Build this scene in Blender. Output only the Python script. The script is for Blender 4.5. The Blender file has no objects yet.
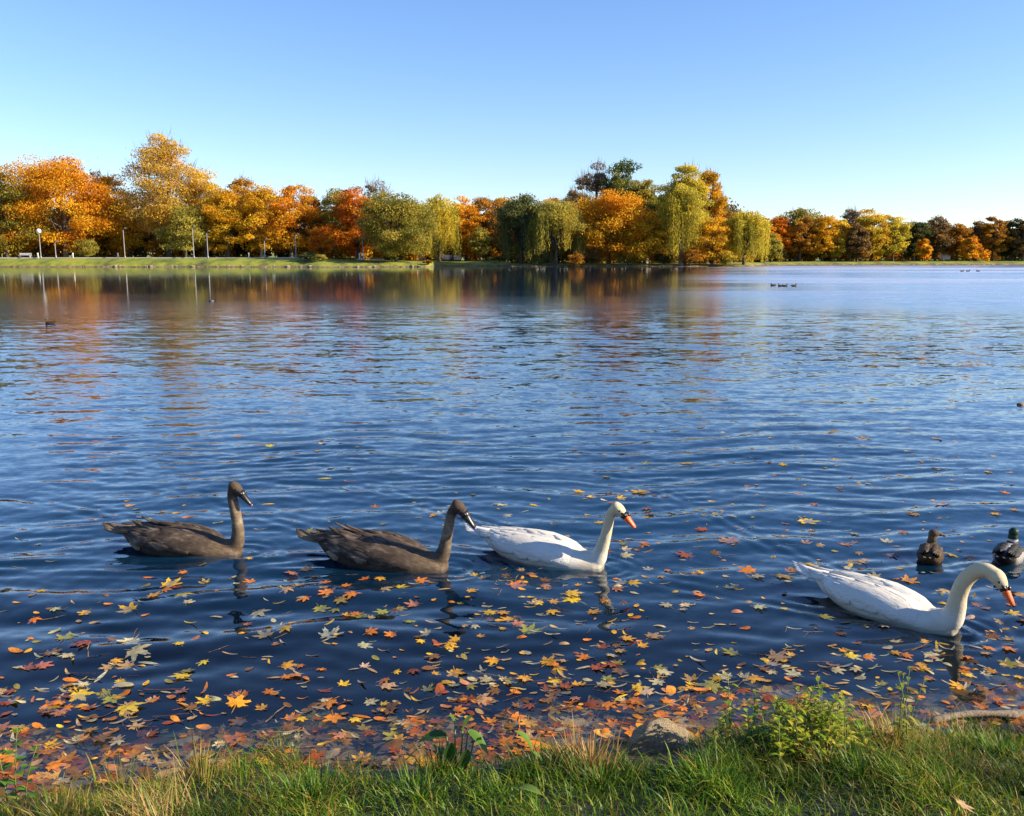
import bpy, math, random
import numpy as np
from mathutils import Vector, Matrix

PI = math.pi
sc = bpy.context.scene
# ------------------------------------------------------------------ camera
F = 887.0                      # focal length in pixels
HOR = 257.0
TH = math.atan((408 - HOR) / F)
CAMH = 2.0
cam_d = bpy.data.cameras.new('camera')
cam_d.sensor_width = 36.0
cam_d.lens = 36.0 * F / 1024
cam_d.clip_start = 0.05
cam_d.clip_end = 9000
cam = bpy.data.objects.new('camera', cam_d)
sc.collection.objects.link(cam)
cam.location = (0, 0, CAMH)
cam.rotation_euler = (PI / 2 - TH, 0, 0)
sc.camera = cam
# ------------------------------------------------------------------ light
SUN_AZ = math.radians(100)     # clockwise from +Y (the view direction)
SUN_EL = math.radians(25)
w = bpy.data.worlds.new("World"); sc.world = w; w.use_nodes = True
nt = w.node_tree
sky = nt.nodes.new('ShaderNodeTexSky')
sky.sky_type = 'NISHITA'; sky.sun_disc = False
sky.sun_elevation = SUN_EL; sky.sun_rotation = SUN_AZ
sky.air_density = 1.0; sky.dust_density = 0.15; sky.ozone_density = 3.0
bg = nt.nodes['Background']
bg.inputs['Strength'].default_value = 0.098
hs = nt.nodes.new('ShaderNodeHueSaturation'); hs.inputs['Saturation'].default_value = 1.1; hs.inputs['Hue'].default_value = 0.5
nt.links.new(sky.outputs[0], hs.inputs['Color']); wb = nt.nodes.new('ShaderNodeMix'); wb.data_type = 'RGBA'; wb.blend_type = 'MULTIPLY'; wb.inputs[0].default_value = 1; wb.inputs[7].default_value = (.94, .925, 1.06, 1)
nt.links.new(hs.outputs[0], wb.inputs[6]); nt.links.new(wb.outputs[2], bg.inputs['Color'])
sd = bpy.data.lights.new('sun', 'SUN'); sd.energy = 5.0; sd.angle = math.radians(0.5)
sd.color = (1.0, 0.84, 0.60)
sun = bpy.data.objects.new('sun', sd); sc.collection.objects.link(sun)
S = Vector((math.sin(SUN_AZ) * math.cos(SUN_EL), math.cos(SUN_AZ) * math.cos(SUN_EL), math.sin(SUN_EL)))
sun.rotation_euler = S.to_track_quat('Z', 'Y').to_euler()
sun.location = (30, -10, 30)
sc.view_settings.view_transform = 'Standard'
sc.view_settings.look = 'None'
sc.view_settings.exposure = 1.12
sc.view_settings.gamma = 1
sc.cycles.use_denoising = True
sc.cycles.max_bounces = 8
sc.cycles.diffuse_bounces = 3
sc.cycles.glossy_bounces = 3
sc.cycles.transparent_max_bounces = 10
sc.cycles.caustics_reflective = False
sc.cycles.caustics_refractive = False

# ------------------------------------------------------------------ helpers
C = sc.collection.objects

def P(px, py, z=0.0):
    """where the sight line of a photo point meets the level z"""
    u = (px - 512) / F; v = (408 - py) / F
    dy = math.cos(TH) + v * math.sin(TH)
    dz = -math.sin(TH) + v * math.cos(TH)
    t = (z - CAMH) / dz
    return Vector((u * t, dy * t, z))

def X(px, Y):
    """x of a photo column at ground distance Y near the horizon"""
    return (px - 512) / F * Y * math.cos(TH) + 0.0

def Zat(py, Y):
    v = (408 - py) / F
    return CAMH + Y * (-math.sin(TH) + v * math.cos(TH)) / (math.cos(TH) + v * math.sin(TH))

def proj(x, y, z):
    d = y * math.cos(TH) - (z - CAMH) * math.sin(TH)
    up = y * math.sin(TH) + (z - CAMH) * math.cos(TH)
    return 512 + F * x / d, 408 - F * up / d

def tag(o, label=None, cat=None, group=None, kind=None):
    if label: o['label'] = label
    if cat: o['category'] = cat
    if group: o['group'] = group
    if kind: o['kind'] = kind
    return o

def empty(name, loc, rz=0.0, scale=1.0):
    o = bpy.data.objects.new(name, None); C.link(o)
    o.location = loc; o.rotation_euler = (0, 0, rz); o.scale = (scale,) * 3
    o.empty_display_size = 0.1
    return o

def mesh_np(name, V, Fc, n, mats, parent=None, smooth=False, col=None, midx=None):
    """V (N,3); Fc (M,n) equal-sized faces"""
    me = bpy.data.meshes.new(name)
    V = np.ascontiguousarray(V, dtype=np.float32); Fc = np.ascontiguousarray(Fc, dtype=np.int32)
    M = len(Fc)
    me.vertices.add(len(V)); me.vertices.foreach_set('co', V.ravel())
    me.loops.add(M * n); me.loops.foreach_set('vertex_index', Fc.ravel())
    me.polygons.add(M)
    me.polygons.foreach_set('loop_start', np.arange(0, M * n, n, dtype=np.int32))
    me.polygons.foreach_set('loop_total', np.full(M, n, dtype=np.int32))
    if smooth: me.polygons.foreach_set('use_smooth', np.ones(M, dtype=bool))
    for m in (mats if isinstance(mats, (list, tuple)) else [mats]): me.materials.append(m)
    if midx is not None: me.polygons.foreach_set('material_index', np.asarray(midx, dtype=np.int32))
    if col is not None:
        a = me.color_attributes.new('tint', 'FLOAT_COLOR', 'POINT')
        c4 = np.ones((len(V), 4), dtype=np.float32); c4[:, :3] = col
        a.data.foreach_set('color', c4.ravel())
    me.update(calc_edges=True)
    o = bpy.data.objects.new(name, me); C.link(o)
    if parent: o.parent = parent
    return o

class MB:
    def __init__(s): s.v = []; s.f = []
    def add(s, vs, fs):
        b = len(s.v); s.v += [tuple(v) for v in vs]; s.f += [tuple(i + b for i in f) for f in fs]; return s
    def box(s, c, d, rz=0.0, taper=1.0):
        cx, cy, cz = c; a, b, h = d[0] / 2, d[1] / 2, d[2] / 2
        vs = []
        for zz, t in ((-h, 1), (h, taper)):
            for xx, yy in ((-a, -b), (a, -b), (a, b), (-a, b)):
                xx *= t; yy *= t
                vs.append((cx + xx * math.cos(rz) - yy * math.sin(rz), cy + xx * math.sin(rz) + yy * math.cos(rz), cz + zz))
        return s.add(vs, [(0, 3, 2, 1), (4, 5, 6, 7), (0, 1, 5, 4), (1, 2, 6, 5), (2, 3, 7, 6), (3, 0, 4, 7)])
    def tube(s, pts, rad, n=8, flat=1.0, cap=True):
        pts = [Vector(p) for p in pts]; rings = []
        ref = Vector((0, 1, 0))
        for i, p in enumerate(pts):
            t = (pts[min(i + 1, len(pts) - 1)] - pts[max(i - 1, 0)])
            t = t.normalized() if t.length > 1e-9 else Vector((0, 0, 1))
            if abs(t.dot(ref)) > 0.95: ref = Vector((1, 0, 0)) if abs(t.x) < 0.9 else Vector((0, 0, 1))
            a = t.cross(ref).normalized(); b = t.cross(a).normalized()
            r = rad[i] if hasattr(rad, '__len__') else rad
            rx, ry = (r if hasattr(r, '__len__') else (r, r * flat))
            rings.append([p + a * (ry * math.cos(k * 2 * PI / n)) + b * (rx * math.sin(k * 2 * PI / n)) for k in range(n)])
        vs = [v for r in rings for v in r]; fs = []
        for i in range(len(rings) - 1):
            for k in range(n):
                k2 = (k + 1) % n
                fs.append((i * n + k, i * n + k2, (i + 1) * n + k2, (i + 1) * n + k))
        if cap:
            fs.append(tuple(range(n))[::-1]); fs.append(tuple((len(rings) - 1) * n + k for k in range(n)))
        return s.add(vs, fs)
    def ball(s, c, r, nu=12, nv=8):
        rx, ry, rz = r if hasattr(r, '__len__') else (r, r, r)
        vs = [(c[0], c[1], c[2] - rz)]
        for j in range(1, nv):
            ph = -PI / 2 + PI * j / nv
            for i in range(nu):
                a = 2 * PI * i / nu
                vs.append((c[0] + rx * math.cos(ph) * math.cos(a), c[1] + ry * math.cos(ph) * math.sin(a), c[2] + rz * math.sin(ph)))
        vs.append((c[0], c[1], c[2] + rz)); fs = []
        for i in range(nu):
            i2 = (i + 1) % nu
            fs.append((0, 1 + i2, 1 + i)); fs.append((len(vs) - 1, 1 + (nv - 2) * nu + i, 1 + (nv - 2) * nu + i2))
            for j in range(nv - 2):
                fs.append((1 + j * nu + i, 1 + j * nu + i2, 1 + (j + 1) * nu + i2, 1 + (j + 1) * nu + i))
        return s.add(vs, fs)
    def build(s, name, m, parent=None, smooth=True, loc=None):
        me = bpy.data.meshes.new(name); me.from_pydata(s.v, [], s.f)
        for x in (m if isinstance(m, (list, tuple)) else [m]): me.materials.append(x)
        if smooth: me.polygons.foreach_set('use_smooth', [True] * len(me.polygons))
        me.update()
        o = bpy.data.objects.new(name, me); C.link(o)
        if parent: o.parent = parent
        if loc is not None: o.location = loc
        return o

# ------------------------------------------------------------------ materials
def newmat(name):
    m = bpy.data.materials.new(name); m.use_nodes = True
    t = m.node_tree; return m, t, t.nodes['Principled BSDF']

def N(t, kind, **kw):
    n = t.nodes.new(kind)
    for k, v in kw.items():
        if k in n.inputs: n.inputs[k].default_value = v
        else: setattr(n, k, v)
    return n

def noise(t, scale, detail=4, rough=0.6, coord='Object', vec=None, stretch=None):
    tc = N(t, 'ShaderNodeTexCoord'); src = tc.outputs[coord] if vec is None else vec
    if stretch:
        mp = N(t, 'ShaderNodeMapping'); mp.inputs['Scale'].default_value = stretch
        t.links.new(src, mp.inputs['Vector']); src = mp.outputs[0]
    n = N(t, 'ShaderNodeTexNoise'); n.inputs['Scale'].default_value = scale
    n.inputs['Detail'].default_value = detail; n.inputs['Roughness'].default_value = rough
    t.links.new(src, n.inputs['Vector']); return n

def ramp(t, fac, stops):
    r = N(t, 'ShaderNodeValToRGB'); e = r.color_ramp.elements
    while len(e) < len(stops): e.new(0.5)
    for el, (p, c) in zip(e, stops):
        el.position = p; el.color = (c[0], c[1], c[2], 1) if hasattr(c, '__len__') else (c, c, c, 1)
    t.links.new(fac, r.inputs[0]); return r

def bump(t, bs, h, strength=0.4, dist=0.02):
    b = N(t, 'ShaderNodeBump'); b.inputs['Strength'].default_value = strength; b.inputs['Distance'].default_value = dist
    t.links.new(h, b.inputs['Height']); t.links.new(b.outputs[0], bs.inputs['Normal']); return b

def rockmat(name, c1, c2, scale=6, rough=0.85, bs=0.6, bd=0.03, c3=None):
    m, t, p = newmat(name)
    n = noise(t, scale, 6, 0.65)
    stops = [(0.3, c1), (0.7, c2)] if c3 is None else [(0.25, c1), (0.52, c2), (0.75, c3)]
    r = ramp(t, n.outputs[0], stops); t.links.new(r.outputs[0], p.inputs['Base Color'])
    p.inputs['Roughness'].default_value = rough
    n2 = noise(t, scale * 3, 8, 0.7); bump(t, p, n2.outputs[0], bs, bd)
    return m

def leafmat(name, rough=0.5, trans=0.35, spec=0.3, attr='tint'):
    """foliage: colour from the per-leaf tint, with light passing through"""
    m, t, p = newmat(name)
    a = N(t, 'ShaderNodeAttribute'); a.attribute_name = attr
    t.links.new(a.outputs['Color'], p.inputs['Base Color'])
    p.inputs['Roughness'].default_value = rough
    p.inputs['Specular IOR Level'].default_value = spec
    tr = N(t, 'ShaderNodeBsdfTranslucent'); t.links.new(a.outputs['Color'], tr.inputs['Color'])
    mx = N(t, 'ShaderNodeMixShader'); mx.inputs[0].default_value = trans
    t.links.new(p.outputs[0], mx.inputs[1]); t.links.new(tr.outputs[0], mx.inputs[2])
    t.links.new(mx.outputs[0], t.nodes['Material Output'].inputs['Surface'])
    return m

M_crown = leafmat('tree_foliage', 0.6, 0.46, 0.12)
M_grass = leafmat('grass_blades', 0.45, 0.4, 0.25)
M_bark = rockmat('bark', (.03, .024, .018), (.11, .09, .07), 2.0, 0.9, 0.8, 0.1)
M_bark_pale = rockmat('bark_pale', (.10, .085, .065), (.26, .22, .17), 2.0, 0.9, 0.8, 0.1)
M_stone = rockmat('stone', (.12, .09, .06), (.40, .30, .21), 3.0, 0.9)
M_concrete = rockmat('concrete', (.42, .40, .36), (.55, .53, .48), 1.5, 0.9, 0.2)
M_white = rockmat('white_paint', (.74, .74, .72), (.82, .82, .80), 2.0, 0.4, 0.05)
M_grey = rockmat('grey_metal', (.20, .20, .20), (.30, .30, .30), 4.0, 0.45, 0.1)
M_darkm = rockmat('dark_rubber', (.015, .015, .016), (.03, .03, .03), 4.0, 0.7, 0.1)
M_wood = rockmat('wood', (.10, .07, .045), (.26, .19, .12), 5.0, 0.8, 0.4)
m, t, p = newmat('car_glass'); p.inputs['Base Color'].default_value = (.02, .025, .03, 1); p.inputs['Roughness'].default_value = .08
n_ = noise(t, 3.0, 2); r_ = ramp(t, n_.outputs[0], [(0.3, (.015, .018, .02)), (0.8, (.03, .035, .04))]); t.links.new(r_.outputs[0], p.inputs['Base Color'])
M_glass = m
m, t, p = newmat('lamp_globe'); p.inputs['Roughness'].default_value = .25
n_ = noise(t, 2.0, 2); r_ = ramp(t, n_.outputs[0], [(0.3, (.86, .86, .84)), (0.8, (.9, .9, .88))]); t.links.new(r_.outputs[0], p.inputs['Base Color'])
M_globe = m

# ------------------------------------------------------------------ wave field
rw = np.random.RandomState(5)
WAVES = []
for i in range(46):
    lam = 0.13 * (0.8 / 0.13) ** (rw.rand() ** 0.9)
    th = math.radians(97 + rw.randn() * (13 if lam > 0.4 else 24))
    WAVES.append((2 * PI / lam, th, rw.rand() * 2 * PI, lam * (0.0021 if lam > 0.3 else 0.0026), lam))
BIRDS = []     # (breast x, y, direction angle, strength) filled below

def waves(x, y, cell=None):
    x = np.asarray(x, dtype=np.float64); y = np.asarray(y, dtype=np.float64)
    h = np.zeros_like(x)
    # gusts: amplitude varies in patches
    g = 1.0 + 0.35 * np.sin(0.9 * x + 0.6 * y + 1.0) * np.sin(0.5 * x - 0.8 * y)
    near = np.clip((y - 3.2) / 1.4, 0.12, 1)     # the shallows by the bank are calmer
    wx = x + 0.10 * np.sin(1.7 * y + 0.6 * x) ; wy = y + 0.07 * np.sin(1.3 * x + 0.4) + 0.05 * np.sin(2.9 * x - y)
    for k, th, ph, a, lam in WAVES:
        att = 1.0 if cell is None else np.clip((lam / np.maximum(cell, 1e-6) - 3) / 4, 0, 1)
        h += att * a * np.sin(k * (wx * math.cos(th) + wy * math.sin(th)) + ph)
    h *= g * near
    for bx, by, ang, s in BIRDS:
        dx = x - bx; dy = y - by
        u = -(dx * math.cos(ang) + dy * math.sin(ang)); v = -dx * math.sin(ang) + dy * math.cos(ang)
        av = np.abs(v); d = av - 0.36 * u - 0.03
        env = np.exp(-(d / (0.10 + 0.05 * np.clip(u, 0, 9))) ** 2) * (u > -0.1) * np.exp(-np.clip(u, 0, 99) / 1.7)
        att = 1.0 if cell is None else np.clip((0.16 / np.maximum(cell, 1e-6) - 3) / 4, 0, 1)
        brk = .45 + .55 * np.sin(5 * x + 3 * y + 1) * np.sin(7 * y - 2 * x)
        h += s * 0.0135 * att * env * brk * np.cos(d * 2 * PI / 0.15 + 0.9 * np.sin(3.1 * x + 2 * y))
        r = np.hypot(dx, dy)
        h += s * 0.003 * att * np.exp(-((r - 0.14) / 0.14) ** 2) * np.cos(r * 2 * PI / 0.09)
        inside = np.exp(-(v / 0.25) ** 2) * np.clip(u - 0.8, 0, 1) * np.exp(-np.clip(u, 0, 99) / 1.4)
        h += s * 0.004 * att * inside * np.cos(u * 2 * PI / 0.2)
    return h

# ------------------------------------------------------------------ birds: where they swim
def two(p1, p2, l):
    a = P(*p1); b = P(*p2); d = a - b
    ang = math.atan2(d.y, d.x); return a, ang, d.length / l
SWAN_POSE = {
    'A': two((957, 631), (818, 590), 0.84),
    'B': two((603, 567), (487, 547), 0.84),
    'C': two((241, 553), (128, 544), 0.84),
    'D': two((447, 568), (322, 553), 0.84),
}
for k_, (a_, g_, s_) in SWAN_POSE.items():
    print('pose', k_, a_, math.degrees(g_), s_)
    BIRDS.append((a_.x, a_.y, g_, 1.0))
HEN = P(930, 559); DRAKE = P(1008, 560)
BIRDS.append((HEN.x, HEN.y, math.radians(60), 0.3))
BIRDS.append((DRAKE.x, DRAKE.y, math.radians(35), 0.35))

def near_shore(x):
    return 3.36 + 0.05 * np.sin(1.9 * x + 0.5) + 0.05 * np.sin(5.3 * x + 1) + 0.03 * np.sin(11 * x) - 0.12 * np.exp(-((x - 0.1) / 0.4) ** 2) + 0.10 * np.clip(x, -3, 3) + 0.05 * np.clip(x + .6, -3, 0)

# far shore line: photo column -> distance
FS = [(-900, 165), (-400, 172), (0, 178), (180, 181), (300, 180), (320, 176), (400, 181), (430, 183), (437, 198), (500, 199), (512, 191),
      (600, 191), (700, 189), (752, 193), (764, 215), (800, 222), (900, 226), (1024, 228), (1400, 228), (2200, 205)]
fs_x = np.array([(a - 512) / F * b * math.cos(TH) for a, b in FS]); fs_y = np.array([b for a, b in FS])
def far_shore(x):
    return np.interp(x, fs_x, fs_y) + 0.5 * np.sin(0.35 * x) + 0.35 * np.sin(0.9 * x + 1) + 0.2 * np.sin(2.3 * x)
RISE = [(-900, 1.85), (300, 1.85), (345, 1.3), (400, 1.2), (437, 1.0), (500, 1.0), (512, 0.5), (752, 0.5), (770, 0.75), (1024, 0.9), (2200, 0.9)]
rs_x = np.array([(a - 512) / F * 190 for a, b in RISE]); rs_z = np.array([b for a, b in RISE])

def ground_z(x, y):
    x = np.asarray(x, float); y = np.asarray(y, float)
    ys = near_shore(x); d = y - ys
    nz = (0.006 * np.sin(7 * x + 3 * y) + 0.006 * np.sin(13 * x - 9 * y) + 0.004 * np.sin(23 * x + 15 * y)) * np.clip(np.abs(d) * 4, .25, 1)
    zb = np.where(d < 0, 0.32 * (1 - np.exp(d / 0.95)) + 0.025 * np.clip(-d * 4, 0, 1), 0)      # bank towards the camera
    zl = -np.minimum(0.10 * d + 0.24 * d * d, 2.6)                        # lake bed
    z = np.where(d < 0, zb, zl) + nz
    e = y - far_shore(x); R = np.interp(x, rs_x, rs_z)
    zf = np.where(e < 0, np.maximum(0.25 * e, -2.6), 0.30 * np.clip(e / 0.8, 0, 1) + (R - 0.30) * (1 - np.exp(-np.clip(e - 0.5, 0, 999) / 4.5)) / 0.93)
    zf = np.minimum(zf, R + 0.05) + np.clip(e - 60, 0, 9999) * 0.004
    z = np.where(y > 100, zf + 0.04 * np.sin(1.1 * x + 0.7 * y), z)
    return z

def grow(a, b, s0, g):
    r = [a]; s = s0
    while r[-1] < b: r.append(r[-1] + s); s *= g
    return r

def grid(xs, ys):
    Xg, Yg = np.meshgrid(xs, ys); nx, ny = len(xs), len(ys)
    i = np.arange(nx * ny).reshape(ny, nx)
    fc = np.stack([i[:-1, :-1], i[:-1, 1:], i[1:, 1:], i[1:, :-1]], -1).reshape(-1, 4)
    return Xg.ravel(), Yg.ravel(), fc

# ------------------------------------------------------------------ ground
rt = grow(3.0, 3000, 0.045, 1.055); xs = np.array(sorted([-v for v in rt] + list(np.arange(-2.97, 2.98, 0.03)) + rt))
ys = np.array(list(-np.array(grow(0, 60, 0.3, 1.3)))[::-1] + list(np.arange(0.2, 1.6, 0.2)) + list(np.arange(1.6, 4.6, 0.03)) + grow(4.65, 160, 0.05, 1.07)[:-1] + list(np.arange(161, 262, 0.7)) + grow(263, 4000, 1.5, 1.12))
gx, gy, gf = grid(xs, ys)
gz = ground_z(gx, gy)
fy = gy[gf].mean(1); fx = gx[gf].mean(1)
midx = (fy > 90).astype(int)

m, t, p = newmat('near_bank_soil')
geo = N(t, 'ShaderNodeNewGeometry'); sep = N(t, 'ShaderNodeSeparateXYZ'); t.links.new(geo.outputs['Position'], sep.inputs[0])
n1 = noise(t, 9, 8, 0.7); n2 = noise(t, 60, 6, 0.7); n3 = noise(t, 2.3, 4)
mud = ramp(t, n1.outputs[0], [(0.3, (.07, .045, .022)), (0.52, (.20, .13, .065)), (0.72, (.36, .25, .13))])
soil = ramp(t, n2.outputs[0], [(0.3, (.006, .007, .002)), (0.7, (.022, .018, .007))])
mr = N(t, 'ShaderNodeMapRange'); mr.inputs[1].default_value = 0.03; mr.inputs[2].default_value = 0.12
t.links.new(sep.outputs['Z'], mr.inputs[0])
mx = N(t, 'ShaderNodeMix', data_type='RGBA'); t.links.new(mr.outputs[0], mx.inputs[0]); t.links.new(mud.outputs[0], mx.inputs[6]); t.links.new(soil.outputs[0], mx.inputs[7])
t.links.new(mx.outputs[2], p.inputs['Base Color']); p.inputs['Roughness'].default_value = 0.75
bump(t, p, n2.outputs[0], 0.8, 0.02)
M_near = m
m, t, p = newmat('far_bank_turf')
geo = N(t, 'ShaderNodeNewGeometry'); sep = N(t, 'ShaderNodeSeparateXYZ'); t.links.new(geo.outputs['Position'], sep.inputs[0])
n1 = noise(t, 0.35, 6, 0.7, stretch=(1, 0.35, 1)); n2 = noise(t, 1.5, 6, 0.7)
turf = ramp(t, n1.outputs[0], [(0.32, (.06, .05, .012)), (0.45, (.12, .16, .015)), (0.58, (.24, .27, .02)), (0.72, (.26, .17, .04))])
sand = ramp(t, n2.outputs[0], [(0.35, (.03, .02, .012)), (0.5, (.13, .085, .045)), (0.66, (.38, .26, .15))])
mr = N(t, 'ShaderNodeMapRange'); mr.inputs[1].default_value = 0.16; mr.inputs[2].default_value = 0.34
ad = N(t, 'ShaderNodeMath', operation='MULTIPLY_ADD'); ad.inputs[1].default_value = 0.6; t.links.new(n1.outputs[0], ad.inputs[0]); t.links.new(sep.outputs['Z'], ad.inputs[2])
sb = N(t, 'ShaderNodeMath', operation='SUBTRACT'); sb.inputs[1].default_value = 0.3; t.links.new(ad.outputs[0], sb.inputs[0])
t.links.new(sb.outputs[0], mr.inputs[0])
mx = N(t, 'ShaderNodeMix', data_type='RGBA'); t.links.new(mr.outputs[0], mx.inputs[0]); t.links.new(sand.outputs[0], mx.inputs[6]); t.links.new(turf.outputs[0], mx.inputs[7])
t.links.new(mx.outputs[2], p.inputs['Base Color']); p.inputs['Roughness'].default_value = 0.9
bump(t, p, n2.outputs[0], 0.6, 0.15)
M_far = m
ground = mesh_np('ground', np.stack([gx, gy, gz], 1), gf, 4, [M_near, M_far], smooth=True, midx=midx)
tag(ground, kind='structure')

# ------------------------------------------------------------------ lake water
xs = np.array(sorted([-v for v in grow(4.2, 420, 0.03, 1.06)] + list(np.arange(-4.18, 4.19, 0.02)) + grow(4.2, 420, 0.03, 1.06)))
ys = np.array(list(np.arange(2.6, 9.0, 0.02)) + grow(9.02, 300, 0.022, 1.03))
wxg, wyg, wf = grid(xs, ys)
cx_ = np.gradient(xs); cy_ = np.gradient(ys)
cell = np.maximum(np.broadcast_to(cx_[None, :], (len(ys), len(xs))), np.broadcast_to(cy_[:, None], (len(ys), len(xs)))).ravel()
wz = waves(wxg, wyg, cell)
m, t, p = newmat('lake_water')
out = t.nodes['Material Output']; t.nodes.remove(p)
geo = N(t, 'ShaderNodeNewGeometry'); pos = geo.outputs['Position']; sep = N(t, 'ShaderNodeSeparateXYZ'); t.links.new(pos, sep.inputs[0])
def mth(op, a, b=None, c=None, clamp=False):
    n = N(t, 'ShaderNodeMath', operation=op); n.use_clamp = clamp
    for i, v in enumerate((a, b, c)):
        if v is None: continue
        if isinstance(v, (int, float)): n.inputs[i].default_value = v
        else: t.links.new(v, n.inputs[i])
    return n.outputs[0]
def mrange(v, a, b, c, d):
    n = N(t, 'ShaderNodeMapRange', interpolation_type='SMOOTHSTEP'); t.links.new(v, n.inputs[0])
    for i, q in enumerate((a, b, c, d)): n.inputs[i + 1].default_value = q
    return n.outputs[0]
# slopes of the small ripples, two bands, crests running across the view
na = noise(t, 7.5, 4, 0.65, vec=pos, stretch=(0.55, 1.25, 1)); nb = noise(t, 2.4, 4, 0.6, vec=pos, stretch=(0.4, 1.2, 1))
nc = noise(t, 17, 2, 0.5, vec=pos, stretch=(0.6, 1.2, 1))
dist = sep.outputs['Y']
# amplitude: wind patches; calm water lies under the far banks
np1 = noise(t, 0.035, 3, 0.5, vec=pos, stretch=(0.35, 1.0, 1)); np2 = noise(t, 0.16, 3, 0.5, vec=pos, stretch=(0.25, 1.0, 1))
wind = mth('ADD', mth('MULTIPLY', np1.outputs[0], 0.6), mth('MULTIPLY', np2.outputs[0], 0.4))
lee = mrange(mth('ADD', mth('ADD', dist, mth('MULTIPLY', sep.outputs['X'], -0.12)), mth('MULTIPLY', mth('SUBTRACT', wind, 0.5), 60.0)), 13, 66, 1.0, 0.0)
lee = mth('POWER', lee, 2.6)     # 1 = open water
right = mrange(mth('SUBTRACT', sep.outputs['X'], mth('MULTIPLY', dist, 0.23)), -6, 14, 0.0, 1.0)
gust = mrange(wind, 0.44, 0.56, 0.0, 1.0)
amp_far = mth('ADD', mth('MULTIPLY', right, mth('ADD', mth('MULTIPLY', gust, 0.20), 0.05)), 0.007)
amp_open = mth('ADD', 0.12, mth('MULTIPLY', gust, 0.07))
amp = mth('ADD', mth('MULTIPLY', lee, amp_open), mth('MULTIPLY', mth('SUBTRACT', 1.0, lee), amp_far))
shal = mrange(dist, 3.5, 6.0, 0.35, 1.0)
amp = mth('MULTIPLY', amp, shal)
farw = mrange(dist, 7, 16, 0.0, 1.0)       # nearer than this the mesh carries the longer waves
def vsub(n, k):
    v = N(t, 'ShaderNodeVectorMath', operation='SUBTRACT'); v.inputs[1].default_value = (.5, .5, .5); t.links.new(n.outputs['Color'], v.inputs[0])
    s = N(t, 'ShaderNodeVectorMath', operation='SCALE'); t.links.new(v.outputs[0], s.inputs[0])
    if isinstance(k, (int, float)): s.inputs['Scale'].default_value = k
    else: t.links.new(k, s.inputs['Scale'])
    return s.outputs[0]
def vadd(a, b):
    v = N(t, 'ShaderNodeVectorMath', operation='ADD'); t.links.new(a, v.inputs[0]); t.links.new(b, v.inputs[1]); return v.outputs[0]
tot = vadd(vadd(vsub(na, mth('ADD', 0.8, mth('MULTIPLY', farw, 1.4))), vsub(nb, mth('MULTIPLY', farw, 2.2))), vsub(nc, 0.95))
sc_ = N(t, 'ShaderNodeVectorMath', operation='SCALE'); t.links.new(tot, sc_.inputs[0]); t.links.new(mth('MULTIPLY', amp, mrange(dist, 10, 45, 1.0, 0.42)), sc_.inputs['Scale'])
fl = N(t, 'ShaderNodeVectorMath', operation='MULTIPLY'); fl.inputs[1].default_value = (0.7, 1.25, 0.0); t.links.new(sc_.outputs[0], fl.inputs[0])
nn = N(t, 'ShaderNodeVectorMath', operation='NORMALIZE'); t.links.new(vadd(geo.outputs['Normal'], fl.outputs[0]), nn.inputs[0])
farr = mrange(dist, 14, 60, 0.0, 1.0)
rgh = mth('ADD', 0.03, mth('MULTIPLY', farr, mth('MULTIPLY', mth('SQRT', mth('MAXIMUM', mth('SUBTRACT', amp, 0.006), 0.0)), 0.85)))
gl = N(t, 'ShaderNodeBsdfGlossy'); gl.inputs['Color'].default_value = (.99, .99, 1, 1); t.links.new(rgh, gl.inputs['Roughness'])
t.links.new(nn.outputs[0], gl.inputs['Normal'])
tr = N(t, 'ShaderNodeBsdfTransparent'); tr.inputs['Color'].default_value = (.93, .96, .95, 1)
# Schlick reflectance, the same from both sides so that sunlight reaches the bed
dt = N(t, 'ShaderNodeVectorMath', operation='DOT_PRODUCT'); t.links.new(nn.outputs[0], dt.inputs[0]); t.links.new(geo.outputs['Incoming'], dt.inputs[1])
cosi = mth('ABSOLUTE', dt.outputs['Value'])
refl = mth('MULTIPLY_ADD', mth('POWER', mth('SUBTRACT', 1.0, cosi, clamp=True), 5.0), 0.925, 0.075)
tb_ = N(t, 'ShaderNodeBsdfDiffuse'); tb_.inputs['Color'].default_value = (.012, .085, .20, 1)      # fine silt in the open water scatters some light back
mtb = N(t, 'ShaderNodeMixShader'); t.links.new(mrange(dist, 3.9, 6.5, 0.0, 0.27), mtb.inputs[0]); t.links.new(tr.outputs[0], mtb.inputs[1]); t.links.new(tb_.outputs[0], mtb.inputs[2])
mxs = N(t, 'ShaderNodeMixShader'); t.links.new(refl, mxs.inputs[0]); t.links.new(mtb.outputs[0], mxs.inputs[1]); t.links.new(gl.outputs[0], mxs.inputs[2])
t.links.new(mxs.outputs[0], out.inputs['Surface'])
va = N(t, 'ShaderNodeVolumeAbsorption'); va.inputs['Color'].default_value = (.12, .36, .46, 1); va.inputs['Density'].default_value = 2.6
t.links.new(va.outputs[0], out.inputs['Volume'])
M_water = m
water = mesh_np('water', np.stack([wxg, wyg, wz], 1), wf, 4, M_water, smooth=True)
tag(water, kind='structure')
print('water verts', len(wz), 'ground', len(gz))

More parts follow.
